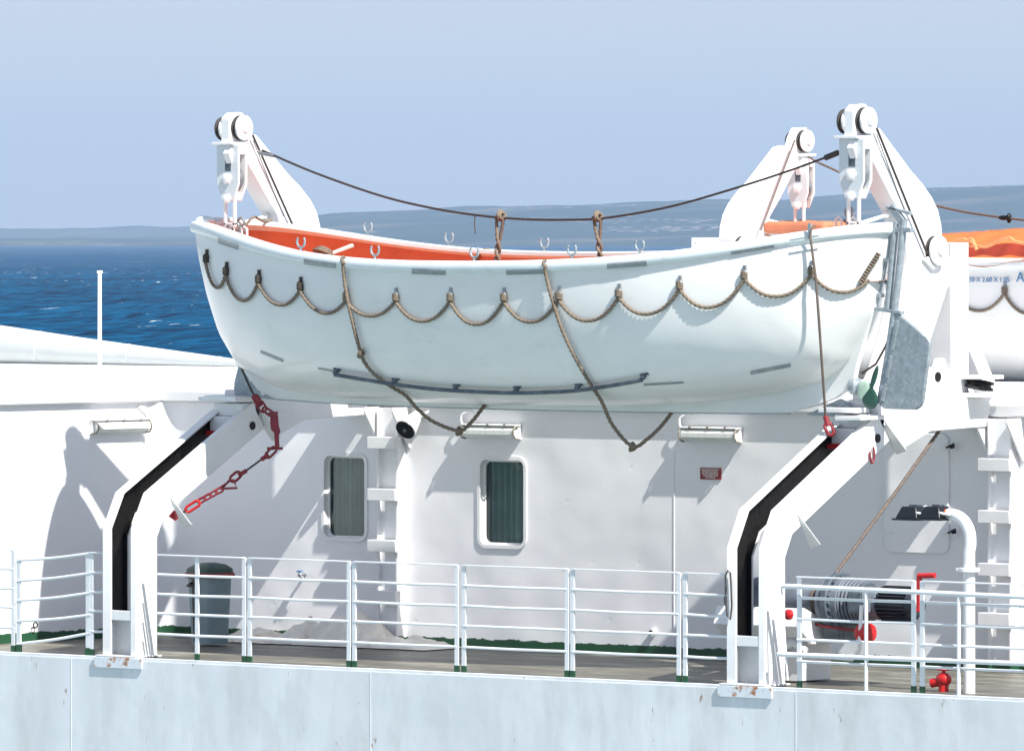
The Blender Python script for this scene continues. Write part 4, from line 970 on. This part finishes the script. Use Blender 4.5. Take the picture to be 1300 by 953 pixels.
sw2.part('knot', MB().sphere(U(1275, 276.5, Y=YP), (.09, .035, .03)).sphere(U(1281, 277, Y=YP), (.03, .04, .06)), 'black_grease')

# ================================================================ gripes
def link(T, a, b, w_, r, m):
    a, b = Vector(a), Vector(b); d = (b-a).normalized(); s = d.cross(Vector((FW))).normalized(); L_ = (b-a).length
    pts = [a+d*(w_*.5*(1-math.cos(t)))*1 + s*w_*.5*math.sin(t) for t in ()]
    P = []
    for t in np.linspace(-PI/2, PI/2, 7): P.append(b-d*w_*.5+d*w_*.5*math.cos(t)+s*w_*.5*math.sin(t))
    for t in np.linspace(PI/2, 3*PI/2, 7): P.append(a+d*w_*.5+d*w_*.5*math.cos(t)+s*w_*.5*math.sin(t))
    return T.part('link', MB().tube(P, r, n=8, closed=True), m)
def gp(px, py): # path depth: from the stem in to the channel side
    Yv = np.interp(py, [300, 505, 570, 655], [YBT-.08, 1.62, 1.45, .90]); return U(px, py, Y=Yv)
g1 = Thing('gripe_line', gp(330, 505), 'dark wire gripe with deep red shackles and chain, from the bow to the left davit', 'gripe')
g1.part('wire', MB().tube([gp(262, 300), gp(252, 292), gp(250, 305), gp(253, 322), gp(262, 345), gp(290, 430), gp(318, 493), gp(325, 506)], .013, n=8), 'wire')
link(g1, gp(323, 502), gp(330, 514), .05, .018, 'dark_red_paint'); link(g1, gp(328, 510), gp(336, 522), .075, .013, 'dark_red_paint'); link(g1, gp(334, 518), gp(347, 527), .05, .014, 'dark_red_paint')
g1.part('shackle', MB().tube([gp(325, 503), gp(331, 513)], .030, n=10), 'dark_red_paint').data
q = [(343, 528), (349, 524), (350, 521), (353, 528), (354, 540), (356, 547), (354, 553), (355, 568), (349, 568), (348, 549), (344, 545), (343, 536)]
P = [gp(x, y) for x, y in q]; v = FW*.05; g1.part('slip_hook', MB().prism([p-v/2 for p in P], v), 'dark_red_paint', bevel=.006)
g1.part('slip_pin', MB().bar(gp(340, 569), gp(358, 569), .035, .03).bar(gp(341, 525), gp(352, 524), .03), 'dark_red_paint', bevel=.004)
link(g1, gp(350, 568), gp(338, 580), .06, .013, 'dark_red_paint'); g1.part('thimble', MB().tube([gp(341, 577), gp(332, 583)], .025, n=8), 'dark_red_paint')
g1.part('wire', MB().tube([gp(336, 580), gp(310, 599)], .011, n=8), 'wire')
g1.part('thimble', MB().tube([gp(313, 597), gp(303, 603)], .024, n=8), 'dark_red_paint')
link(g1, gp(305, 600), gp(293, 610), .07, .015, 'dark_red_paint'); 
g1.part('pelican_hook', MB().tube([gp(296, 609), gp(301, 619), gp(281, 620), gp(293, 608)], .015, n=8), 'dark_red_paint')
for i in range(4): link(g1, gp(283-i*7.5, 620+i*4), gp(274-i*7.5, 625+i*4), .045, .011, 'dark_red_paint')
g1.part('wire', MB().tube([gp(290, 612), gp(248, 637)], .011, n=8), 'dark_red_paint')
link(g1, gp(253, 637), gp(236, 648), .06, .015, 'red_paint'); g1.part('wire', MB().tube([gp(238, 647), gp(229, 652)], .012, n=8), 'wire')
P = [gp(x, y) for x, y in ((214, 655), (221, 647), (230, 655), (223, 661))]; v = FW*.05; g1.part('anchor_lug', MB().prism([p-v/2 for p in P], v), 'red_paint')
g2 = Thing('gripe_line', U(1050, 540, Y=1.6), 'brown wire gripe with a red hook hanging from the gunwale near the stern', 'gripe')
a = GHIT(1031, 297, .03) or U(1031, 297, Y=.9); bpt = U(1048, 528, Y=1.50); 
P = [a+Vector((0, .05, .08)), a+Vector((0, -.01, .06)), a+Vector((0, -.02, -.03))]
for k in (.25, .5, .75, 1): 
    p = a.lerp(bpt, k); p.y = a.y-.06+(bpt.y-a.y+.06)*k**2.2; P.append(U(1031+17*k**.9, 297+231*k, Y=p.y))
g2.part('wire', MB().tube(P, .014, n=8), 'brown_wire')
e = P[-1]; g2.part('shackle', MB().tube([e, e+Vector((.03, 0, -.10))], .028, n=10), 'dark_red_paint'); link(g2, e+Vector((.02, 0, -.07)), e+Vector((.08, 0, -.19)), .07, .018, 'dark_red_paint')
pz = GHIT(1029, 300, .03); g2.part('rail_clip', MB().box(pz+Vector((.0, -.005, .05)), (.035, .02, .16)), 'galvanised')
# ================================================================ guard rails
RZ = [1.10, .895, .69, .485, .27]
def rail_section(p0, p1, posts, label, grp='guard rail sections along the deck edge', open_ends=(0, 0)):
    p0, p1 = Vector(p0), Vector(p1); T = Thing('guard_rail', (p0+p1)/2, label, 'railing', group=grp)
    d = (p1-p0).normalized(); n = Vector((-d.y, d.x, 0)).normalized()
    for i, z in enumerate(RZ):
        a, b = p0.copy(), p1.copy(); a.z += z; b.z += z
        dip = Vector((0, 0, -.004*((i*7) % 3)))
        if i == 0: T.part('rail', MB().bar(a, b, .045, .014), 'rail_paint', bevel=.003)
        else: T.part('rail', MB().tube([a, (a+b)/2+dip, b], .0145, n=10), 'rail_paint')
    for k in posts:
        c = p0.lerp(p1, k); pt = T.part('post', MB().box(c+Vector((0, 0, .555)), (.052, .018, 1.095)), 'rail_paint', bevel=.003)
        T.part('post_foot', MB().box(c+Vector((0, 0, .045)), (.056, .022, .07)), 'green_paint', pt)
    return T
secs = [(200, 310, (.46, 1), 'rail section in front of the grey bin'), (317, 443, (0, 1), 'rail section just right of the bin, in front of the left window'),
        (450, 580, (0, 1), 'rail section in front of the ladder column and plastic sheet'), (589, 720, (0, 1), 'rail section under the right window'),
        (727, 862, (0, 1), 'rail section in front of the bare wall with the drain stub'), (870, 926, (0,), 'short rail section ending at the right davit'),
        (1012, 1160, (.02, 1), 'rail section behind the grey winch'), (1171, 1345, (0, 1), 'rail section right of the crank, at the picture edge'),
        (1354, 1530, (0, 1), 'rail section beyond the right edge of the picture'),
        (114, 131, (0.15,), 'very short rail stub left of the left davit'), (-16, 17, (0, 1), 'rail section at the far left edge of the picture')]
for a, b, ps, lab in secs:
    rail_section((XP(a, .05), .05, 0), (XP(b, .05), .05, 0), ps, lab)
# return section, its rails climbing to a taller post
pa = Vector((XP(22, .05), .05, 0)); pb_ = U(114, 838, Y=.05); pb_.z = 0; rr = Thing('guard_rail', pa, 'rail section at the deck corner whose bars climb to the right', 'railing', group='guard rail sections along the deck edge')
for py0, py1, w_ in ((711, 702, 1), (737, 727, 0), (762, 752, 0), (788, 780, 0), (817, 803, 0)):
    a = U(22, py0, Y=.05); b = U(116, py1, Y=.05); P = spline([a, a.lerp(b, .5)-Vector((0, 0, .012)), b], 6)
    rr.part('rail', MB().tube(P, .016, n=10), 'rail_paint')
for px, top in ((24, 710), (112, 703)):
    xx = XP(px, .05); zt = ZP(px, top, .05); pt = rr.part('post', MB().bb(xx-.03, xx+.03, .04, .06, 0, zt), 'rail_paint', bevel=.003)
    rr.part('post_foot', MB().bb(xx-.034, xx+.034, .036, .064, 0.01, .09), 'green_paint', pt)
# heavier pipe barrier outboard of the winch
YO = -.0
bar = Thing('pipe_barrier', (XP(1100, YO), YO, 0), 'two-bar white pipe barrier running right from the right davit in front of the winch', 'railing')
for (x0, y0, x1, y1) in ((994, 743.5, 1300, 757.5), (988, 830, 1300, 842)):
    a = U(x0, y0, Y=YO); b = U(x1, y1, Y=YO); b2 = a+(b-a)*1.15; bar.part('bar', MB().tube([a, b2], .024, n=12), 'rail_paint')
for px in (1099.5, 1217, 1322):
    xx = XP(px, YO); zt = np.interp(px, [994, 1300], [ZP(994, 744, YO), ZP(1300, 757, YO)]); bar.part('post', MB().cyl((xx, YO, 0), (xx, YO, zt), .019, n=12), 'rail_paint')
xx = XP(992, YO); bar.part('end_stay', MB().tube([U(992, 744, Y=YO), U(1000, 863, Y=YO)], .010, n=8), 'rail_paint')

# ================================================================ wall lights
def wall_light(c, nrm, L_, label, hose=1):
    nrm = Vector(nrm).normalized(); ax = Vector((0, 0, 1)).cross(nrm).normalized(); T = Thing('wall_light', c, label, 'lamp', group='strip lights on the deckhouse wall')
    rot = Matrix((ax, nrm, Vector((0, 0, 1)))).transposed(); c = Vector(c)
    T.part('back_tray', MB().box(c+nrm*.03, (L_, .06, .16), rot).box(c+nrm*.07+Vector((0, 0, .075)), (L_+.02, .12, .018), rot), 'white_paint', bevel=.006)
    prof_ = [(.04, .065), (.11, .055), (.135, .02), (.135, -.025), (.105, -.06), (.04, -.07)]; rows = []
    for s in (-1, 1): rows.append([c+ax*(s*(L_/2-.02))+nrm*a+Vector((0, 0, b)) for a, b in prof_])
    mb = MB().grid(rows); mb.add(rows[0], [tuple(range(6))]); mb.add(rows[1], [tuple(range(6))]); ln = T.part('lens', mb, 'lamp_lens', ang=30)
    rows2 = [[p+(Vector((0, 0, .0))) for p in r] for r in rows]
    for s in (-1, 1):
        e = c+ax*(s*L_/2); T.part('end_clamp', MB().tube([e+nrm*a*1.04+Vector((0, 0, b*1.08)) for a, b in prof_], .011, n=8), 'lamp_trim')
    for k in (-.32, .0, .32): T.part('clip', MB().box(c+ax*(k*L_)+nrm*.10+Vector((0, 0, .075)), (.03, .07, .022), rot), 'lamp_trim')
    T.part('tube_lamp', MB().cyl(c+ax*(-L_/2+.08)+nrm*.075, c+ax*(L_/2-.08)+nrm*.075, .02), 'sign_white')
    e = c+ax*(hose*L_*.42)
    P = spline([e+nrm*.05+Vector((0, 0, .05)), e+nrm*.06+ax*(hose*.10)+Vector((0, 0, .08)), e+nrm*.06+ax*(hose*.11)+Vector((0, 0, .17)), e+nrm*.04+ax*(hose*.03)+Vector((0, 0, .21)), e+nrm*.0+Vector((0, 0, .20))], 6)
    T.part('cable', MB().tube(P, .012, n=8), 'white_paint'); return T
c = LW(147, 541, 0); 
ax_test = Vector((0, 0, 1)).cross(LN)
wall_light(c, LN, .86, 'strip light on the sunlit side wall at the far left, casting a shadow below', 1 if PX(c+ax_test)[0] > PX(c)[0] else -1)
n_ = Vector((0, -1, 0))
for px, py, lab in ((624, 548, 'strip light on the wall above the right window'), (903, 552, 'strip light on the wall above the small red sign')):
    p = U(px, py, Y=YW-.06); wall_light((p.x, YW, p.z), n_, .74, lab, -1)

# loudspeaker horn
p = U(526, 532, Y=YW-.12); q = Vector((p.x, YW-.12, p.z)); d_ = Vector((.06, -.75, -.5)).normalized()
ls = Thing('loudspeaker', q, 'white horn loudspeaker with a black mouth under the deck edge, right of the ladder column', 'loudspeaker')
ls.part('horn', MB().lathe(q, d_, [(-.08, .055), (0, .075), (.10, .10), (.20, .125), (.205, .118)], 28), 'white_paint')
ls.part('mouth', MB().lathe(q+d_*.200, d_, [(0, .114), (.009, .112)], 28), 'black_plastic'); ls.part('centre_boss', MB().sphere(q+d_*.21, .022), 'blue_grey_paint')
ls.part('bracket', MB().bar(q, (q.x, YW, q.z+.08), .03).bar(q+Vector((.02, 0, 0)), q+Vector((.16, .08, .10)), .025), 'white_paint')
# red sign
a = U(889, 608, Y=YW-.01); b = U(915.5, 594, Y=YW-.01); cx_, cz_ = (a.x+b.x)/2, (a.z+b.z)/2
sg = Thing('sign', (cx_, YW, cz_), 'small red notice plate with pale lettering on the white wall', 'sign')
sg.part('plate', MB().box((cx_, YW-.008, cz_), (b.x-a.x, .008, b.z-a.z)), 'red_sign' if 'red_sign' in MATS else 'dark_red_paint')
for i, (tx, s_) in enumerate((('IN CASE OF EMERGENCY', .019), ('ONLY TRAINED CREW', .019), ('MAY LOWER THE BOAT', .019), ('KEEP THE DECK CLEAR', .016))): pass
# lettering kept as short illegible-looking rows like the photograph's: five rows of small marks
rs = random.Random(2)
for i in range(5):
    zr = cz_+(.5-(i+.5)/5)*(b.z-a.z)*.86; w_ = (b.x-a.x)*(.86, .80, .82, .70, .50)[i]; mb = MB(); x = cx_-w_/2
    while x < cx_+w_/2-.01:
        k = rs.uniform(.006, .016); mb.bb(x, x+k, YW-.0135, YW-.012, zr-.006, zr+.006); x += k+rs.uniform(.003, .008)
    sg.part('lettering', mb, 'sign_white')

# ================================================================ bin
pb0 = U(270, 821, Z=0); bc = Vector((pb0.x-.22, pb0.y+.20, 0)); bn = Thing('waste_bin', bc, 'grey wheeled bin with a dark green lid and red rim against the wall', 'bin')
zt = ZP(270, 733, bc.y); w0, w1 = .155, .19
def tap(z, g=0): k = z/zt; w_ = w0+(w1-w0)*k+g; return [(bc.x+x*w_, bc.y+y*w_, z) for x, y in rrect(0, 0, 2, 2, .4, 4)]
rows = [tap(z)+[tap(z)[0]] for z in (0.02, .1, .3, .6, zt)]; mb = MB().grid(rows); mb.add(tap(.02), [tuple(range(len(tap(0))))])
# recessed handle channel on the front-left edge
body = bn.part('body', mb, 'bin_grey', bevel=0, ang=30)
bn.part('rim', MB().prism(tap(zt, .03), (0, 0, .055)), 'bin_red', bevel=.01)
rows = []
for k, (g, dz) in enumerate(((.015, .056), (.01, .10), (-.05, .145), (-.14, .165))): r_ = [(x, y, zt+dz) for x, y, z in tap(zt, g)]; rows.append(r_+[r_[0]])
mb = MB().grid(rows); mb.add(rows[-1][:-1], [tuple(range(len(rows[-1])-1))]); lid = bn.part('lid', mb, 'bin_green', ang=40)
hx = bc.x-.06
mb = MB().add([(hx-.035, bc.y-w1-.004, zt-.01), (hx+.045, bc.y-w1-.004, zt-.01), (hx+.035, bc.y-w0-.006, .05), (hx-.03, bc.y-w0-.006, .05)], [(0, 1, 2, 3)]); bn.part('groove', mb, 'black_plastic', body)
bn.part('handle', MB().tube([(hx-.04, bc.y-w1-.0, zt-.06), (hx-.04, bc.y-w1-.06, zt-.08), (hx+.05, bc.y-w1-.06, zt-.08), (hx+.05, bc.y-w1, zt-.06)], .015, n=8), 'black_plastic')

# ================================================================ crumpled plastic sheet along the wall
def sheet(pxa, pxb, hfun, seed, label):
    rows = []; xa, xb = XP(pxa, YW-.3), XP(pxb, YW-.3); nx, ny = 130, 30
    for i in range(nx):
        t = i/(nx-1); row = []
        for j in range(ny):
            s = j/(ny-1); env = math.sin(PI*s)**.6*min(1, 8*t, 8*(1-t)); h = hfun(t)
            p = Vector((t*7, s*2.2, seed)); n = mnoise.fractal(p*.6, 1.2, 2.0, 3); r_ = abs(mnoise.noise(Vector((p.x*1.6+p.y*1.1, p.y*.5, seed))))
            z = max(.008, env*h*(.72+.55*n-.55*r_)+.012)
            row.append((xa+(xb-xa)*t+.05*n, YW-.82+.78*s+.07*mnoise.noise(p*2+Vector((9, 0, 0))), z))
        rows.append(row)
    c = ((xa+xb)/2, YW-.4, 0); return solo('plastic_sheet', MB().grid(rows), 'plastic_sheet', label, 'plastic sheet', c, ang=180)
sheet(368, 578, lambda t: .27+.10*math.sin(t*5+.3), 1.0, 'long crumpled milky plastic sheet lying along the wall foot')
sheet(318, 372, lambda t: .20*(1-t*.6), 5.0, 'small fold of milky plastic sheet just right of the bin').__setitem__('group', 'plastic sheets')

# ================================================================ winch
YWN = 1.15; ZWN = ZP(1080, 764, YWN); wx = lambda px: XP(px, YWN)
wn = Thing('winch', (wx(1060), YWN, 0), 'grey electric boat winch with brown rope on its drum and a dark finned motor', 'winch')
def seg(name, pa, pb, r, m, n=32, rb=None, parent=None): return wn.part(name, MB().cyl((wx(pa), YWN, ZWN), (wx(pb), YWN, ZWN), r, rb, n), m, parent, bevel=.008)
seg('drum', 938, 1054, .15, 'drum_grey'); seg('bearing_cover', 934, 955, .20, 'blue_grey_paint')
seg('drum_flange', 962, 966, .22, 'drum_grey'); 
rp_ = []
for i in range(140): t = i/139; a = t*2*PI*3.5; rp_.append((wx(1040+11*t), YWN+.160*math.cos(a), ZWN+.160*math.sin(a)))
wn.part('wound_rope', MB().tube(rp_, .014, n=6), 'brown_wire')
g = seg('gear_flange', 1054, 1060, .27, 'drum_grey'); seg('gear_flange', 1062, 1070, .295, 'blue_grey_paint')
for i in range(22):
    a = 2*PI*i/22; y, z = YWN+.262*math.cos(a), ZWN+.262*math.sin(a); wn.part('bolt', MB().cyl((wx(1070), y, z), (wx(1073), y, z), .016, n=6), 'blue_grey_paint', g)
seg('gear_housing', 1070, 1080, .255, 'drum_grey')
for i in range(5): seg('rib', 1080+4.2*i, 1082.4+4.2*i, .245-.006*i, 'drum_grey')
seg('housing', 1078, 1104, .205, 'blue_grey_paint'); seg('brake_housing', 1104, 1122, .165, 'drum_grey')
tb = wn.part('terminal_box', MB().box((wx(1108), YWN-.22, ZWN+.02), (.19, .14, .22)), 'drum_grey', bevel=.012); wn.part('box_lid', MB().box((wx(1108), YWN-.295, ZWN+.02), (.15, .012, .18)), 'blue_grey_paint', tb, bevel=.004)
mt = seg('motor', 1122, 1160, .14, 'motor_paint')
for i in range(26):
    a = 2*PI*i/26; c = Vector((wx(1141), YWN+.155*math.cos(a), ZWN+.155*math.sin(a))); rot = Matrix.Rotation(a, 3, 'X'); wn.part('fin', MB().box(c, (.34, .05, .010), rot), 'motor_paint', mt)
seg('fan_cover', 1158, 1167, .15, 'motor_paint', rb=.12)
wn.part('drain_pipe', MB().tube([(wx(1100), YWN-.1, ZWN-.2), (wx(1112), YWN-.12, ZWN-.28), (wx(1120), YWN-.12, ZWN-.30)], .02), 'blue_grey_paint')
# brake lever and red weight
wn.part('brake_lever', MB().tube([(wx(1040), YWN-.18, ZWN-.20), (wx(1062), YWN-.2, ZWN-.24), (wx(1110), YWN-.22, ZWN-.27)], .015), 'dark_red_paint')
wn.part('brake_weight', MB().lathe((wx(1107), YWN-.22, ZWN-.285), (1, 0, 0), [(0, .03), (.01, .085), (.05, .105), (.12, .105), (.16, .085), (.17, .03)], 24), 'red_paint')
wn.part('gear_foot', MB().yz([(YWN-.20, ZWN-.12), (YWN+.2, ZWN-.12), (YWN+.14, ZWN-.40), (YWN-.12, ZWN-.40)], wx(1056), wx(1076)), 'blue_grey_paint', bevel=.01)
# white bed frame
bed = wn.part('bed', MB().yz([(YWN-.36, ZWN-.06), (YWN-.40, ZWN-.06), (YWN-.46, ZWN-.24), (YWN-.30, ZWN-.36), (YWN+.35, ZWN-.36), (YWN+.35, ZWN-.32), (YWN-.28, ZWN-.32), (YWN-.42, ZWN-.22)], wx(941), wx(1048)), 'white_paint', bevel=.006)
wn.part('bed_end', MB().yz([(YWN-.38, ZWN-.05), (YWN-.47, ZWN-.24), (YWN-.25, ZWN-.42), (YWN+.3, ZWN-.42), (YWN+.3, ZWN-.18), (YWN-.1, ZWN-.16)], wx(1046), wx(1050)), 'white_paint', bevel=.006)
for pa, pb2 in ((944, 958), (1000, 1034)): wn.part('pedestal', MB().bb(wx(pa), wx(pb2), YWN-.28, YWN+.28, .012, ZWN-.36), 'white_paint', bevel=.01)
wn.part('side_arm', MB().tube([(wx(1046), YWN-.3, .32), (wx(1030), YWN-.3, .40), (wx(1012), YWN-.32, .30), (wx(1007), YWN-.34, .22)], .04), 'white_paint')
wn.part('side_arm', MB().tube([(wx(1018), YWN-.42, ZWN-.20), (wx(1016), YWN-.44, .33), (wx(1032), YWN-.44, .20)], .018), 'white_paint')
wn.part('red_knob', MB().lathe(U(1004.5, 780, Y=.62), (-.3, -1, .1), [(0, .03), (.01, .052), (.05, .052), (.07, .03)], 8), 'red_paint')
wn.part('base_pipe', MB().tube([(wx(1020), YWN-.3, .30), (wx(1060), YWN-.3, .27), (wx(1105), YWN-.3, .26), (wx(1114), YWN-.3, .36), (wx(1117), YWN-.3, .80)], .022), 'white_paint')
# rope from the winch up to the deck sheave
s0 = Vector((wx(1050), YWN-.05, ZWN+.17)); s1 = U(1222, 505, Y=3.55); s0 = U(1054, 737, Y=YWN)
rw = Thing('winch_rope', s0, 'long straight brown rope rising from the winch drum to the deck edge', 'rope'); rw.part('rope', MB().rope([s0, s0.lerp(s1, .5)+Vector((0, 0, -.02)), s1], .017), 'brown_wire', ang=180)
rw.part('rope_end', MB().tube([s0, s0+Vector((-.08, .1, -.06))], .016), 'brown_wire')
# crank handle
YC = .95; ck_ = Thing('crank_handle', U(1165, 775, Y=YC), 'bright red crank handle standing up at the motor end of the winch', 'crank')
ck_.part('shaft', MB().tube([U(x, y, Y=YC) for x, y in ((1159, 773.5), (1165, 773.5))], .026, n=12), 'red_paint')
ck_.part('arm', MB().bar(U(1165, 776, Y=YC), U(1167.5, 729, Y=YC), .035, .05), 'red_paint', bevel=.006); ck_.part('grip', MB().tube([U(1166, 730.5, Y=YC), U(1187, 730, Y=YC)], .026, n=12), 'red_paint')
ck_.part('wire_tie', MB().ring(U(1165.5, 750, Y=YC-.02), (0, 0, 1), .032, .006).tube(spline([U(1165, 750, Y=YC-.06), U(1171, 757, Y=YC-.08), U(1175, 762, Y=YC-.06)], 5), .005), 'wire')
# gooseneck pipe with two black lamps
YG = .55; gxx = XP(1230.5, YG)
gn = Thing('lamp_pole', (gxx, YG, 0), 'white gooseneck pipe pole carrying two black floodlights on an orange joint', 'lamp pole')
P = [(gxx, YG, 0), (gxx, YG, ZP(1231, 700, YG))]+[U(x, y, Y=YG) for x, y in ((1232, 690), (1231, 676), (1226, 664), (1218, 656), (1209, 653), (1204, 652.5))]
gn.part('pipe', MB().tube([P[0], P[1]]+spline(P[1:], 6)[1:], .058, n=22), 'white_paint')
z_ = ZP(1231, 723, YG); gn.part('flange', MB().cyl((gxx, YG, z_-.02), (gxx, YG, z_+.02), .105, n=26).box((gxx-.09, YG, z_+.0), (.10, .07, .03)), 'white_paint', bevel=.004)
gn.part('joint', MB().tube([U(1210, 653, Y=YG), U(1196, 652, Y=YG)], [.052, .050], n=18), 'orange_joint')
gn.part('shackle', MB().tube(spline([U(1170, 646, Y=YG+.05), U(1176, 644, Y=YG+.05), U(1180, 652, Y=YG+.05), U(1184, 656, Y=YG+.05)], 5), .02), 'white_paint')
for px in (1160, 1189):
    c = U(px, 650.5, Y=YG-.02); x, y, z = c
    h0, h1 = .135, .085; mb = MB().add([(x-h0, y-h0, z-.055), (x+h0, y-h0, z-.055), (x+h0, y+h0, z-.055), (x-h0, y+h0, z-.055), (x-h1, y-h1, z+.065), (x+h1, y-h1, z+.065), (x+h1, y+h1, z+.065), (x-h1, y+h1, z+.065)], [(0, 1, 2, 3), (4, 7, 6, 5), (0, 4, 5, 1), (1, 5, 6, 2), (2, 6, 7, 3), (3, 7, 4, 0)])
    f = gn.part('floodlight', mb, 'black_plastic', bevel=.012); gn.part('lamp_rim', MB().box((x, y, z-.062), (.31, .31, .02)), 'black_plastic', f, bevel=.004); gn.part('cap', MB().box((x+.02, y, z+.075), (.10, .08, .02)), 'blue_grey_paint', f, bevel=.004)
    gn.part('yoke', MB().tube([(x+.11, y-.10, z), (x+.19, y-.04, z-.02), (x+.22, y, z)], .018), 'steel', f)
# hydrant
c = U(1199, 862, Y=.6); c.z = 0; c = Vector((XP(1198, .6), .6, 0)); hy = Thing('hydrant_valve', c, 'red hydrant valve with a handwheel low on the deck beside the pole', 'valve')
zh = ZP(1198, 849, .6); hy.part('body', MB().cyl(c, c+Vector((0, 0, zh-.12)), .05, n=16).sphere((c.x, c.y, zh-.10), (.085, .07, .07)), 'red_paint'); hy.part('outlet', MB().cyl((c.x-.02, c.y, zh-.12), (c.x-.13, c.y-.03, zh-.14), .045, n=16), 'red_paint')
hy.part('stem', MB().cyl((c.x, c.y, zh-.06), (c.x, c.y, zh+.0), .018), 'red_paint'); hy.part('handwheel', MB().ring((c.x, c.y, zh), (0, 0, 1), .06, .012).bar((c.x-.06, c.y, zh), (c.x+.06, c.y, zh), .015), 'red_paint')
# hanging ring strop on the right davit
pts = [(924, 724), (921, 730), (921, 760), (923, 781), (927, 786), (929, 770), (928, 740), (927, 727)]
solo('strop', MB().tube([U(x, y, Y=-.02) for x, y in pts], .009, n=8, closed=True), 'wire', 'thin wire strop loop hanging beside the foot of the right davit', 'strop', U(925, 750, Y=-.02))
